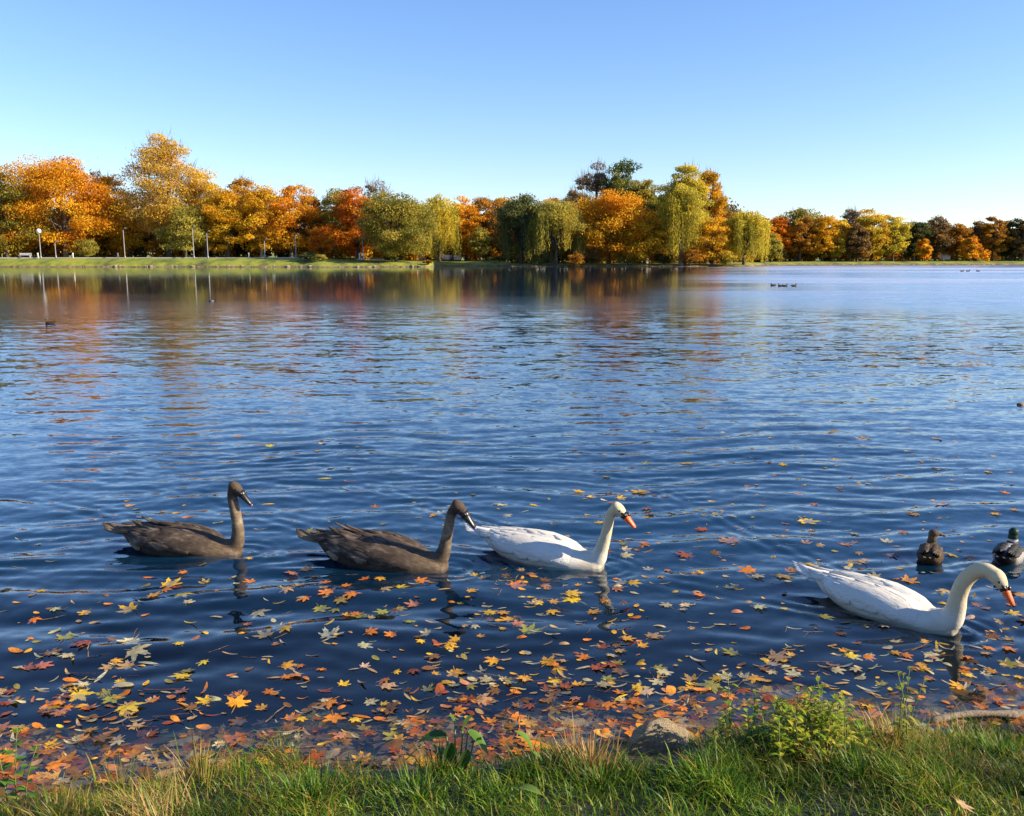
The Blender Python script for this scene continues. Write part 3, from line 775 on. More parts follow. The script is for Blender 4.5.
# ------------------------------------------------------------------ birds
def feathermat(name, c1, c2, c3, sc1=9, edge=0.0, rough=0.75, bumpd=0.004, isl=False, amt=(.55, 1.0, 1.75)):
    m, t, p = newmat(name)
    n1 = noise(t, sc1, 5, 0.6, stretch=(0.45, 1, 1)); n2 = noise(t, 70, 3, 0.6, stretch=(0.25, 1, 1))
    r = ramp(t, n1.outputs[0], [(0.3, c1), (0.52, c2), (0.74, c3)])
    if isl:      # every feather a little lighter or darker than its neighbours
        g = N(t, 'ShaderNodeNewGeometry'); r2 = ramp(t, g.outputs['Random Per Island'], [(0, amt[0]), (.6, amt[1]), (1, amt[2])])
        mx = N(t, 'ShaderNodeMix', data_type='RGBA', blend_type='MULTIPLY'); mx.inputs[0].default_value = 1
        t.links.new(r.outputs[0], mx.inputs[6]); t.links.new(r2.outputs[0], mx.inputs[7]); t.links.new(mx.outputs[2], p.inputs['Base Color'])
    else: t.links.new(r.outputs[0], p.inputs['Base Color'])
    p.inputs['Roughness'].default_value = rough; p.inputs['Specular IOR Level'].default_value = .25
    p.inputs['Sheen Weight'].default_value = .0
    p.inputs['Subsurface Weight'].default_value = 0.0
    bump(t, p, n2.outputs[0], 0.5, bumpd)
    return m
M_swan = feathermat('swan_white_feathers', (.58, .55, .48), (.65, .63, .59), (.68, .67, .64))
M_swan_neck = feathermat('swan_neck_feathers', (.62, .54, .38), (.72, .65, .50), (.78, .73, .62), 14)
M_swan_wing = feathermat('swan_wing_feathers', (.52, .49, .43), (.60, .58, .53), (.64, .62, .58), 7, bumpd=.012, isl=True, amt=(.86, 1.0, 1.06))
M_cyg = feathermat('cygnet_brown_feathers', (.085, .062, .045), (.16, .12, .085), (.26, .20, .15), 11)
M_cyg_wing = feathermat('cygnet_wing_feathers', (.024, .017, .012), (.058, .041, .030), (.19, .145, .105), 22, isl=True)
M_cyg_neck = feathermat('cygnet_neck_feathers', (.20, .155, .11), (.28, .22, .155), (.34, .27, .20), 20)
M_cyg_head = feathermat('cygnet_head_feathers', (.05, .037, .028), (.08, .06, .045), (.12, .09, .07), 20)
M_cyg_tail = feathermat('cygnet_tail_feathers', (.10, .07, .045), (.18, .13, .085), (.30, .23, .16), 12)
M_hen = feathermat('mallard_hen_feathers', (.02, .013, .008), (.06, .038, .02), (.14, .095, .05), 35)
M_drake = feathermat('drake_grey_feathers', (.16, .15, .14), (.26, .25, .24), (.34, .33, .31), 25)
M_drake_dark = feathermat('drake_dark_feathers', (.010, .010, .011), (.022, .021, .02), (.05, .045, .04), 20)
M_drake_green = feathermat('drake_head_feathers', (.004, .03, .014), (.006, .05, .025), (.01, .07, .04), 20, rough=.35)
def plumage(name, sc1, lo, hi, rough=.8, fine=.35):
    """plumage whose base colour is the tint of each vertex, mottled by noise"""
    m, t, p = newmat(name); a = N(t, 'ShaderNodeAttribute'); a.attribute_name = 'tint'
    n1 = noise(t, sc1, 5, .65, stretch=(.5, 1, 1)); n2 = noise(t, 80, 3, .6, stretch=(.25, 1, 1))
    ad = N(t, 'ShaderNodeMath', operation='MULTIPLY_ADD'); ad.inputs[1].default_value = fine; t.links.new(n2.outputs[0], ad.inputs[0])
    ml = N(t, 'ShaderNodeMath', operation='MULTIPLY'); ml.inputs[1].default_value = 1 - fine; t.links.new(n1.outputs[0], ml.inputs[0]); t.links.new(ml.outputs[0], ad.inputs[2])
    r = ramp(t, ad.outputs[0], [(.34, lo), (.52, 1.0 if not hasattr(lo, '__len__') else (1, 1, 1)), (.68, hi)])
    mx = N(t, 'ShaderNodeMix', data_type='RGBA', blend_type='MULTIPLY'); mx.inputs[0].default_value = 1
    t.links.new(a.outputs['Color'], mx.inputs[6]); t.links.new(r.outputs[0], mx.inputs[7]); t.links.new(mx.outputs[2], p.inputs['Base Color'])
    p.inputs['Roughness'].default_value = rough; p.inputs['Specular IOR Level'].default_value = .2
    bump(t, p, n2.outputs[0], .5, .004); return m
M_plume_white = plumage('white_plumage', 9, (.90, .87, .80), (1.03, 1.03, 1.03))
M_plume_brown = plumage('brown_plumage', 13, (.5, .48, .45), (2.0, 1.95, 1.85))
M_plume_duck = plumage('duck_plumage', 45, (.4, .4, .4), (1.9, 1.8, 1.6))
M_plume_drake = plumage('drake_plumage', 30, (.8, .8, .8), (1.2, 1.2, 1.2), .5)
def sm(v, a, b):
    f = np.clip((v - a) / (b - a), 0, 1); return (f * f * (3 - 2 * f))[:, None]
def lerp(a, b, f): return a * (1 - f) + b * f
def plain(name, c, rough=.4, var=.85):
    m, t, p = newmat(name); n1 = noise(t, 30, 3); c2 = tuple(v * var for v in c)
    r = ramp(t, n1.outputs[0], [(0.3, c2), (0.7, c)]); t.links.new(r.outputs[0], p.inputs['Base Color']); p.inputs['Roughness'].default_value = rough
    return m
M_bill = plain('bill_orange', (.78, .115, .015), .4)
M_billg = plain('bill_grey_pink', (.16, .07, .07), .4)
M_pink = plain('bill_tip_pink', (.55, .2, .2), .4)
M_black = plain('bill_black', (.012, .011, .011), .35)
M_eye = plain('eye_black', (.006, .005, .005), .1)
M_ybill = plain('bill_yellow', (.32, .26, .05), .45)

def catmull(pts, n=6):
    pts = [np.array(p, float) for p in pts]; P_ = [2 * pts[0] - pts[1]] + pts + [2 * pts[-1] - pts[-2]]; out = []
    for i in range(1, len(P_) - 2):
        for k in range(n):
            f = k / n; a, b, c, d = P_[i - 1:i + 3]
            out.append(0.5 * (2 * b + (c - a) * f + (2 * a - 5 * b + 4 * c - d) * f * f + (3 * b - a - 3 * c + d) * f ** 3))
    out.append(pts[-1]); return out

def fuse(mb, name, mats, parent, voxel=0.009, smooth=4, tint=None):
    """union the overlapping shells into one continuous skin"""
    tmp = mb.build('tmp_' + name, mats[0])
    m1 = tmp.modifiers.new('r', 'REMESH'); m1.mode = 'VOXEL'; m1.voxel_size = voxel
    m2 = tmp.modifiers.new('s', 'SMOOTH'); m2.iterations = smooth; m2.factor = .5
    dg = bpy.context.evaluated_depsgraph_get(); dg.update()
    me = bpy.data.meshes.new_from_object(tmp.evaluated_get(dg)); old = tmp.data
    bpy.data.objects.remove(tmp); bpy.data.meshes.remove(old)
    me.materials.clear()
    for q in mats: me.materials.append(q)
    me.polygons.foreach_set('use_smooth', [True] * len(me.polygons))
    if tint:
        n = len(me.vertices); co = np.empty(n * 3, dtype=np.float32); me.vertices.foreach_get('co', co)
        co[2::3] = np.maximum(co[2::3], -.022 + .003 * np.sin(40 * co[0::3])); me.vertices.foreach_set('co', co)      # a shallow draught
        c4 = np.ones((n, 4), dtype=np.float32); c4[:, :3] = tint(co.reshape(-1, 3))
        me.color_attributes.new('tint', 'FLOAT_COLOR', 'POINT').data.foreach_set('color', c4.ravel())
    me.name = name
    o = bpy.data.objects.new(name, me); C.link(o); o.parent = parent
    return o

def body_shell(mb, stations, n=20):
    """stations: x, zc, half width, half height; a little flatter on top"""
    vs = []; fs = []
    for x, zc, hw, hh in stations:
        for k in range(n):
            a = 2 * PI * k / n; cy, sz = math.cos(a), math.sin(a)
            e = 0.85
            vs.append((x, hw * math.copysign(abs(cy) ** e, cy), zc + hh * math.copysign(abs(sz) ** 0.95, sz)))
    m = len(stations)
    for i in range(m - 1):
        for k in range(n):
            k2 = (k + 1) % n; fs.append((i * n + k, i * n + k2, (i + 1) * n + k2, (i + 1) * n + k))
    fs.append(tuple(range(n))[::-1]); fs.append(tuple((m - 1) * n + k for k in range(n)))
    mb.add(vs, fs)

def feather(mb, base, direc, normal, L, Wd, curl=0.0, n=6, thick=.0025):
    """a blade-shaped feather, gently arched both ways"""
    d = Vector(direc).normalized(); nrm = Vector(normal); nrm = (nrm - d * nrm.dot(d)).normalized(); s = d.cross(nrm)
    prof = [0.55, 0.85, 1.0, 0.98, 0.82, 0.5, 0.06]
    vs = []; fs = []
    for i, w_ in enumerate(prof):
        f = i / (len(prof) - 1); c = Vector(base) + d * L * f + nrm * (curl * L * f * f)
        hw = Wd / 2 * w_
        for k, q in enumerate((-1, -.5, 0, .5, 1)):
            vs.append(c + s * hw * q + nrm * (-0.18 * Wd * q * q + thick))
        for k, q in enumerate((-1, -.5, 0, .5, 1)):
            vs.append(c + s * hw * q + nrm * (-0.18 * Wd * q * q - thick))
    for i in range(len(prof) - 1):
        a = i * 10; b = a + 10
        for k in range(4):
            fs.append((a + k, a + k + 1, b + k + 1, b + k)); fs.append((a + 5 + k, b + 5 + k, b + 6 + k, a + 6 + k))
        fs.append((a, b, b + 5, a + 5)); fs.append((a + 4, a + 9, b + 9, b + 4))
    mb.add(vs, fs)

STN = [(-.47, .125, .020, .012), (-.42, .112, .048, .030), (-.35, .09, .105, .072), (-.25, .068, .150, .110), (-.12, .045, .182, .142), (.02, .035, .188, .15),
       (.14, .02, .172, .140), (.24, .008, .142, .118), (.32, -.002, .108, .095), (.38, -.002, .078, .078), (.415, .0, .045, .052)]

def surf(xf, ang, lift=0.0, top=None):
    """a point and normal on the body shell at station x, angle from the side (0) to the top (90deg), side sign in ang"""
    xs_ = [s[0] for s in STN]; zc = np.interp(xf, xs_, [s[1] for s in STN]); hw = np.interp(xf, xs_, [s[2] for s in STN]); hh = np.interp(xf, xs_, [s[3] for s in STN])
    cy, sz = math.cos(ang), math.sin(ang)
    p_ = Vector((xf, (hw + lift) * math.copysign(abs(cy) ** .85, cy), zc + (hh + lift) * math.copysign(abs(sz) ** .95, sz)))
    nr = Vector((0, cy / max(hw, .02), sz / max(hh, .02))).normalized()
    return p_, nr

STN0 = list(STN)
def build_swan(key, label, neck, rad, head_dir, adult=True, low=1.0, tuft=0.0, wing_lift=.018, seed=1, name=None, facew=1.0):
    """neck: points x,z from the breast up to the crown of the head; head_dir: direction the face points in x,z"""
    global STN
    STN = [(x_, zc_ * low, hw_ * .93, hh_ * low) for x_, zc_, hw_, hh_ in STN0]
    a, ang, scl = SWAN_POSE[key]
    org = a - Vector((math.cos(ang), math.sin(ang), 0)) * 0.42 * scl
    e = empty(name or ('mute_swan' if adult else 'cygnet'), (org.x, org.y, 0.0), ang, scl)
    tag(e, label, 'swan' if adult else 'cygnet', 'adult swans swimming in the line' if adult else 'young brown swans swimming in the line')
    rs = np.random.RandomState(seed)
    mb = MB(); body_shell(mb, STN, 28)
    npts = [(x, 0, z) for x, z in neck]
    path = catmull(npts, 7); rr = np.interp(np.linspace(0, 1, len(path)), np.linspace(0, 1, len(rad)), rad)
    # head: continue the tube round into a skull
    hx, hz = neck[-1]; hd = Vector((head_dir[0], 0, head_dir[1])).normalized(); up = Vector((-hd.z, 0, hd.x))
    if up.z < 0: up = -up
    hr = .041 * facew
    mb.tube(path, [(r, r * 1.0) for r in rr], 20)
    hc = Vector((hx, 0, hz))
    sk = [hc - hd * .035 - up * .004, hc - hd * .02, hc + hd * .0, hc + hd * .02, hc + hd * .042 - up * .003, hc + hd * .062 - up * .007, hc + hd * .078 - up * .011]
    mb.tube(sk, [(hr * .45, hr * .45), (hr * .85, hr * .78), (hr, hr * .86), (hr * .97, hr * .82), (hr * .80, hr * .68), (hr * .62, hr * .54), (hr * .48, hr * .46)], 18)
    hcn = np.array(hc)
    def tint(co):
        x, y, z = co[:, 0], co[:, 1], co[:, 2]; wob = .03 * np.sin(31 * x + 17 * z) * np.sin(23 * y + 9 * z)
        nk = sm(x + wob * .5, .30, .40) * sm(z + wob, .03, .22)
        dh = np.linalg.norm(co - hcn, axis=1) + wob * .6
        if adult:
            c = lerp(np.array([.60, .57, .50]), np.array([.54, .46, .30]), nk)
            c = lerp(c, np.array([.42, .35, .25]), sm(-z + wob * .8, -.045, .0) * .6)        # stained waterline
            return c
        c = lerp(np.array([.052, .037, .027]), np.array([.17, .13, .09]), nk)
        c = lerp(c, np.array([.16, .115, .075]), sm(x, .16, .36) * (1 - nk) * .5)
        return lerp(c, np.array([.065, .046, .032]), 1 - sm(dh, .05, .10))
    fuse(mb, 'body', [M_plume_white if adult else M_plume_brown], e, .0075, 5, tint)
    # folded wings: overlapping feathers laid on the back, long ones crossing over the rump
    for sgn in (1, -1):
        wmb = MB()
        # wing bulge
        st = []
        for i in range(13):
            f = i / 12; x = .24 - f * .66
            wv = math.sin(PI * min(1, f * .92 + .08)) ** .55
            st.append((x, wv))
        vs = []; fs = []; nk = 11
        for i, (x, wv) in enumerate(st):
            for k in range(nk):
                g = k / (nk - 1)
                lo = .0 + .30 * (i / 12) + .55 * (i / 12) ** 5; hi = 1.57
                an = lo + (hi - lo) * g
                lf = wing_lift * wv * math.sin(PI * min(1, g * .8 + .2)) ** .6 + (-.012 if k in (0,) or i in (0, 12) else 0) + (.004 if k < nk - 1 else -.004)
                an_ = an if sgn > 0 else PI - an
                p_, nr = surf(x, an_, lf); 
                p_.z += .004 * wv * math.sin(PI * min(1, g * 1.1))
                vs.append(p_)
        for i in range(12):
            for k in range(nk - 1): fs.append((i * nk + k, i * nk + k + 1, (i + 1) * nk + k + 1, (i + 1) * nk + k))
        wmb.add(vs, fs)
        # rows of feathers: coverts, then secondaries, then primaries
        rows = ([(.14, .10, .045, 9, .007), (.07, .11, .050, 9, .009), (-.01, .12, .055, 9, .011), (-.09, .15, .055, 8, .012), (-.17, .18, .06, 7, .013), (-.25, .18, .042, 5, .012)] if not adult else [(.13, .10, .06, 8, .003), (.05, .12, .065, 8, .005), (-.04, .14, .07, 7, .007), (-.12, .17, .07, 7, .009), (-.19, .18, .065, 6, .011), (-.25, .17, .042, 5, .011)])
        for ri, (xr, L, Wd, cnt, lf) in enumerate(rows):
            for k in range(cnt):
                g = (k + .5) / cnt; an = (.18 + 1.12 * g if xr > -.2 else .6 + .75 * g) + .05 * rs.randn(); an_ = an if sgn > 0 else PI - an
                xb = xr + .03 * math.sin(g * PI) + .012 * rs.randn()
                p_, nr = surf(xb, an_, wing_lift * .75 + lf * .5)
                p2, _ = surf(xb - L * .9, an_ + (.10 if sgn > 0 else -.10), wing_lift * .7 + lf)
                feather(wmb, p_, (p2 - p_), nr, L * (.9 + .2 * rs.rand()), Wd * (.9 + .3 * rs.rand()), .01 * rs.rand())
        # wing tips over the tail
        for k in range(4):
            p_, nr = surf(-.33, (1.25 - .12 * k) if sgn > 0 else PI - (1.25 - .12 * k), .018)
            feather(wmb, p_, (-1, -sgn * .10, -.02 - .05 * k), (0, .2 * sgn, 1), .15 - .015 * k, .036, .0)
        wo = wmb.build('wing', M_swan_wing if adult else M_cyg_wing, e)
        if tuft > 0:   # raised tertials
            tm = MB()
            for k in range(3):
                p_, nr = surf(-.12 - .03 * k, (1.20 + .08 * k) if sgn > 0 else PI - (1.20 + .08 * k), .014)
                feather(tm, p_, (-1, -.10 * sgn + .06 * rs.randn(), .03 + .05 * k), (0, .5 * sgn, 1), .12 + .02 * k, .05, (.10 + .08 * tuft) if sgn < 0 or k else .03)
            tm.build('raised_feathers', M_cyg_wing, wo)
    tm = MB()
    for k in range(9):
        q = (k - 4) / 4
        feather(tm, (-.38, q * .035, .10 - .010 * abs(q)), (-1, q * .06, .16 - .06 * abs(q)), (0, q * .4, 1), .22 - .05 * abs(q) + .01 * rs.rand(), .036, .03)
    body_shell(tm, [(-.575, .135, .006, .004), (-.51, .122, .020, .011), (-.44, .108, .038, .022), (-.36, .085, .07, .05)], 14)
    tm.build('tail', M_swan if adult else M_cyg_tail, e)
    # pale flank feathers just above the water (cygnets)
    if not adult:
        fm = MB()
        for k in range(3):
            p_, nr = surf(-.22 - .018 * k, PI + .12 - .06 * k, .006)
            feather(fm, p_, (-1, .1, .12 * k), (0, -1, .2), .055, .035, .02)
        fm.build('flank_feathers', M_cyg_tail, e)
    # bill
    bd = (hd - up * .13).normalized(); bu = Vector((-bd.z, 0, bd.x)); bu = bu if bu.z > 0 else -bu
    b0 = hc + hd * .068 - up * .010
    bb = MB(); L = .098
    prof = [(0, .026, .024, 0), (.2, .025, .0215, .001), (.45, .023, .017, -.001), (.75, .020, .013, -.003), (.93, .015, .0095, -.005), (1.0, .006, .004, -.007)]
    bb.tube([b0 + bd * (L * f) + bu * dz for f, w_, h_, dz in prof], [(w_, h_) for f, w_, h_, dz in prof], 14)
    # tube's first radius lies across the sweep plane; keep it wide
    bo = bb.build('bill', M_bill if adult else M_black, e)
    tip = MB().ball(tuple(b0 + bd * L * .97 - bu * .006), (.009, .009, .006), 10, 6).build('bill_tip', M_black if adult else M_pink, bo)
    fp = MB()
    fp.tube([hc + hd * .050 - up * .004, hc + hd * .062 - up * .007, hc + hd * .078 - up * .010, hc + hd * .09 - up * .013], [(.023, .024), (.0285, .0285), (.0265, .0255), (.019, .018)], 14)
    if adult: fp.ball(tuple(hc + hd * .078 + up * .010), (.016, .013, .015), 10, 8)
    for s_ in (-1, 1):
        c_ = hc + hd * .045 + up * .004; fp.tube([c_ + Vector((0, s_ * .028, 0)) - hd * .008, c_ + Vector((0, s_ * .026, 0)) + hd * .018, c_ + Vector((0, s_ * .018, 0)) + hd * .035], [.003, .009, .010], 8)
    fp.build('face_patch', M_black, e)
    for s_ in (-1, 1):
        c_ = hc + hd * .030 + up * .008
        MB().ball((c_.x, s_ * .0335 * facew, c_.z), .0065, 10, 8).build('eye', M_eye, e)
    return e

build_swan('A', 'nearest white swan at the right, neck deeply arched and bill pointing down',
           [(.30, .02), (.375, .05), (.402, .125), (.412, .21), (.438, .30), (.485, .365), (.54, .388), (.595, .368)], [.075, .068, .054, .046, .043, .042, .041, .039], (.70, -.71), True, .75, seed=3, facew=1.16)
build_swan('B', 'white swan swimming in the middle, its tail beside the second cygnet head',
           [(.30, .02), (.375, .045), (.405, .11), (.430, .19), (.448, .275), (.464, .35), (.505, .398)], [.070, .060, .044, .036, .032, .031, .034], (.84, -.54), True, .73, seed=4, facew=1.02)
build_swan('C', 'brown cygnet furthest left with straight upright neck',
           [(.30, .02), (.38, .05), (.405, .12), (.405, .20), (.392, .29), (.380, .38), (.395, .445)], [.064, .052, .042, .037, .034, .033, .036], (.83, -.56), False, .74, tuft=.5, seed=5, facew=1.03)
build_swan('D', 'second brown cygnet from the left, darker, head over the tail of the white swan',
           [(.28, .02), (.365, .045), (.40, .10), (.418, .18), (.436, .26), (.452, .335), (.49, .385)], [.068, .054, .041, .034, .030, .029, .034], (.78, -.62), False, .77, tuft=.9, seed=6, facew=1.02)

def build_duck(loc, rz, label, drake, head_turn, scale=1.0, name=None, group='mallards near the right edge'):
    e = empty(name or 'mallard_duck', loc, rz, scale); tag(e, label, 'duck', group)
    st = [(-.20, .07, .02, .012), (-.17, .06, .05, .035), (-.11, .045, .08, .06), (-.02, .035, .098, .075), (.07, .03, .09, .075), (.13, .03, .065, .06), (.165, .035, .035, .035)]
    mb = MB(); body_shell(mb, st, 20)
    path = catmull([(.10, 0, .05), (.125, 0, .09), (.125, 0, .13), (.12, 0, .155)], 5)
    mb.tube(path, np.linspace(.042, .030, len(path)), 14)
    h = Vector((math.cos(head_turn), math.sin(head_turn), 0)); hc = Vector((.12, 0, .175))
    mb.tube([hc - h * .03, hc - h * .015, hc, hc + h * .018, hc + h * .038, hc + h * .052], [.012, .028, .033, .031, .022, .013], 14)
    def tint(co):
        x, z = co[:, 0], co[:, 2]; wob = .006 * np.sin(60 * x) * np.sin(70 * co[:, 1])
        if not drake: return lerp(lerp(np.array([.06, .038, .02]), np.array([.12, .08, .045]), sm(z + wob, .10, .14)), np.array([.07, .045, .028]), sm(z + wob, .165, .185))
        c = lerp(np.array([.27, .26, .25]), np.array([.06, .025, .018]), sm(x + wob, .05, .09)); c = lerp(c, np.array([.012, .012, .013]), 1 - sm(x + wob, -.15, -.12))
        c = lerp(c, np.array([.6, .6, .58]), sm(z + wob, .108, .114)); return lerp(c, np.array([.004, .028, .014]), sm(z, .122, .126))
    fuse(mb, 'body', [M_plume_drake if drake else M_plume_duck], e, .006, 3, tint)
    rs = np.random.RandomState(3)
    for sgn in (1, -1):
        w = MB()
        for r_ in range(3):
            for k in range(4):
                g = (k + .5) / 4; x = .06 - .07 * r_; yy = sgn * (.085 - .055 * g); zz = .085 + .028 * g + .003 * r_
                feather(w, (x, yy, zz), (-1, -sgn * .10, .02), (0, sgn * (1 - g), .8), .12, .045, .01)
        w.build('wing', M_drake_dark if drake else M_hen, e)
    tm = MB()
    for q in (-1, 0, 1): feather(tm, (-.16, q * .02, .065), (-1, q * .25, .25), (0, 0, 1), .085, .035, .03)
    tm.build('tail', M_drake_dark if drake else M_hen, e)
    MB().tube([hc + h * .045 - Vector((0, 0, .006)), hc + h * .07 - Vector((0, 0, .010)), hc + h * .09 - Vector((0, 0, .013)), hc + h * .10 - Vector((0, 0, .013))], [(.008, .012), (.006, .011), (.005, .011), (.003, .006)], 10).build('bill', M_ybill if drake else M_wood, e)
    return e
build_duck((HEN.x, HEN.y, 0), math.radians(62), 'brown mallard hen floating alone, seen from behind', False, math.radians(-75), .86)
build_duck((DRAKE.x + .0, DRAKE.y, 0), math.radians(52), 'green headed drake with grey back behind the nearest swan\'s head', True, math.radians(-10), .95)
# far ducks
FD = [(212, 301, 0.0, True, PI, 'small dark and white duck swimming alone in the tree reflections at left'),
      (50, 324, 0.0, False, PI, 'brown duck furthest left on the lake below the globe lamp'),
      (773, 286, 0, False, PI, 'left one of the ducks on the blue rippled streak'), (780.5, 286.5, 0, False, PI, 'second duck from left on the blue rippled streak'),
      (785, 286.5, 0, False, 0, 'third duck from left on the blue rippled streak'), (794, 286.5, 0, False, 0, 'right one of the ducks on the blue rippled streak'),
      (962, 271.6, 0, False, 0, 'left one of the distant birds before the right shore'), (968, 271.6, 0, False, 0, 'middle one of the distant birds before the right shore'), (978, 271.6, 0, False, PI, 'right one of the distant birds before the right shore')]
for px, py, _, dk, rz, lb in FD:
    q = P(px, py); build_duck((q.x, q.y, 0), rz + .1, lb, dk, 0, (.75 if py > 290 else 1.0) if py > 280 else 1.4, group='ducks out on the lake')

q = P(1020, 405); o = bpy.data.objects.new('floating_bark', stone_mesh(77)); C.link(o); o.data.materials.clear(); o.data.materials.append(M_wood)
o.location = (q.x, q.y, .012); o.scale = (.05, .028, .038); tag(o, 'small dark lump of bark floating alone at the right edge', 'bark')
# ------------------------------------------------------------------ floating leaves
def outline(kind, rs):
    if kind == 'maple':
        lobes = [(90, 1.0, 15), (38, .92, 14), (142, .92, 14), (-12, .66, 13), (192, .66, 13)]
        pts = []
        for a in np.arange(-70, 252, 6.0):
            r = .44
            for c, L, w_ in lobes:
                d = abs((a - c + 180) % 360 - 180)
                r = max(r, L * max(0, 1 - (d / (w_ * 2.5)) ** 1.25) + .0)
            r *= 1 + .09 * (1 if int(a / 6) % 2 else -1) + .05 * rs.randn()
            pts.append((r * math.cos(math.radians(a)), r * math.sin(math.radians(a))))
        pts.append((-.03, -.12)); pts.append((-.02, -.75 - .3 * rs.rand())); pts.append((.02, -.75)); pts.append((.03, -.12))
        return [(x * .5, y * .5) for x, y in pts]
    if kind == 'oval':
        return [(.5 * (math.cos(a)) * (1 + .06 * rs.randn()), .26 * math.sin(a) * (1 + .06 * rs.randn())) for a in np.arange(0, 2 * PI, PI / 9)]
    if kind == 'willow':
        return [(.5 * math.cos(a), .09 * math.copysign(abs(math.sin(a)) ** 1.3, math.sin(a)) + .06 * math.cos(a) ** 2) for a in np.arange(0, 2 * PI, PI / 7)]
    if kind == 'twig':
        return [(-.5, -.012), (-.1, -.03), (.2, .03), (.5, .05), (.5, .075), (.2, .055), (-.1, 0), (-.5, .012)]
def leaf_geo(kind, rs, curl):
    o = outline(kind, rs); n = len(o)
    ph = rs.rand() * 6; bend = rs.randn() * curl
    def z(x, y): return bend * (x * x + y * y) * 1.2 + abs(curl) * .35 * math.sin(4 * x + ph) * math.sin(4 * y + 1) + .5 * abs(curl) * max(0, x * math.cos(ph) + y * math.sin(ph)) ** 2 * 2
    V = [(0, 0, z(0, 0))] + [(x * .5, y * .5, z(x * .5, y * .5) - .01 * (i % 2)) for i, (x, y) in enumerate(o)] + [(x, y, z(x, y)) for x, y in o]
    Fq = []
    for i in range(n):
        j = (i + 1) % n; Fq.append((0, 1 + i, 1 + j)); Fq.append((1 + i, 1 + n + i, 1 + n + j)); Fq.append((1 + i, 1 + n + j, 1 + j))
    return np.array(V), np.array(Fq)
# leaf material: object colour with blotches and veins, wet gloss
def leaf_surface(name, use_obj):
    m, t, p = newmat(name)
    if use_obj: a = N(t, 'ShaderNodeObjectInfo')
    else: a = N(t, 'ShaderNodeAttribute'); a.attribute_name = 'tint'
    n1 = noise(t, 7 if use_obj else 40, 4, .6); r = ramp(t, n1.outputs[0], [(.3, (.45, .40, .35)), (.5, (.9, .9, .9)), (.7, (1.15, 1.15, 1.1))])
    mx = N(t, 'ShaderNodeMix', data_type='RGBA', blend_type='MULTIPLY'); mx.inputs[0].default_value = .8
    t.links.new(a.outputs['Color'], mx.inputs[6]); t.links.new(r.outputs[0], mx.inputs[7])
    t.links.new(mx.outputs[2], p.inputs['Base Color']); p.inputs['Roughness'].default_value = .42
    tr = N(t, 'ShaderNodeBsdfTranslucent'); t.links.new(mx.outputs[2], tr.inputs['Color'])
    ms = N(t, 'ShaderNodeMixShader'); ms.inputs[0].default_value = .2
    t.links.new(p.outputs[0], ms.inputs[1]); t.links.new(tr.outputs[0], ms.inputs[2]); t.links.new(ms.outputs[0], t.nodes['Material Output'].inputs['Surface'])
    return m
M_leaf = leaf_surface('fallen_leaf', True); M_leafs = leaf_surface('fallen_leaf_bits', False)
rl = np.random.RandomState(21)
VAR = {}
for kind, cnt, curl in (('maple', 9, .13), ('oval', 6, .16), ('willow', 5, .14), ('twig', 3, .02)):
    VAR[kind] = []
    for i in range(cnt):
        V, Fq = leaf_geo(kind, rl, curl * (.5 + rl.rand()))
        me = bpy.data.meshes.new(kind + '_leaf'); me.from_pydata([tuple(v) for v in V], [], [tuple(f) for f in Fq.tolist()]); me.materials.append(M_leaf)
        me.polygons.foreach_set('use_smooth', [True] * len(me.polygons)); me.update(); VAR[kind].append((me, V, Fq))
COLS = {'y': ('yellow', (.75, .47, .03)), 'g': ('golden', (.72, .36, .03)), 'o': ('orange', (.68, .22, .02)), 'r': ('red brown', (.32, .075, .02)), 'b': ('brown', (.20, .10, .035)),
        'c': ('cream', (.56, .48, .27)), 'l': ('olive', (.30, .27, .05)), 't': ('tan', (.48, .31, .14)), 'p': ('pink red', (.48, .20, .11)), 's': ('pale grey', (.40, .37, .25))}
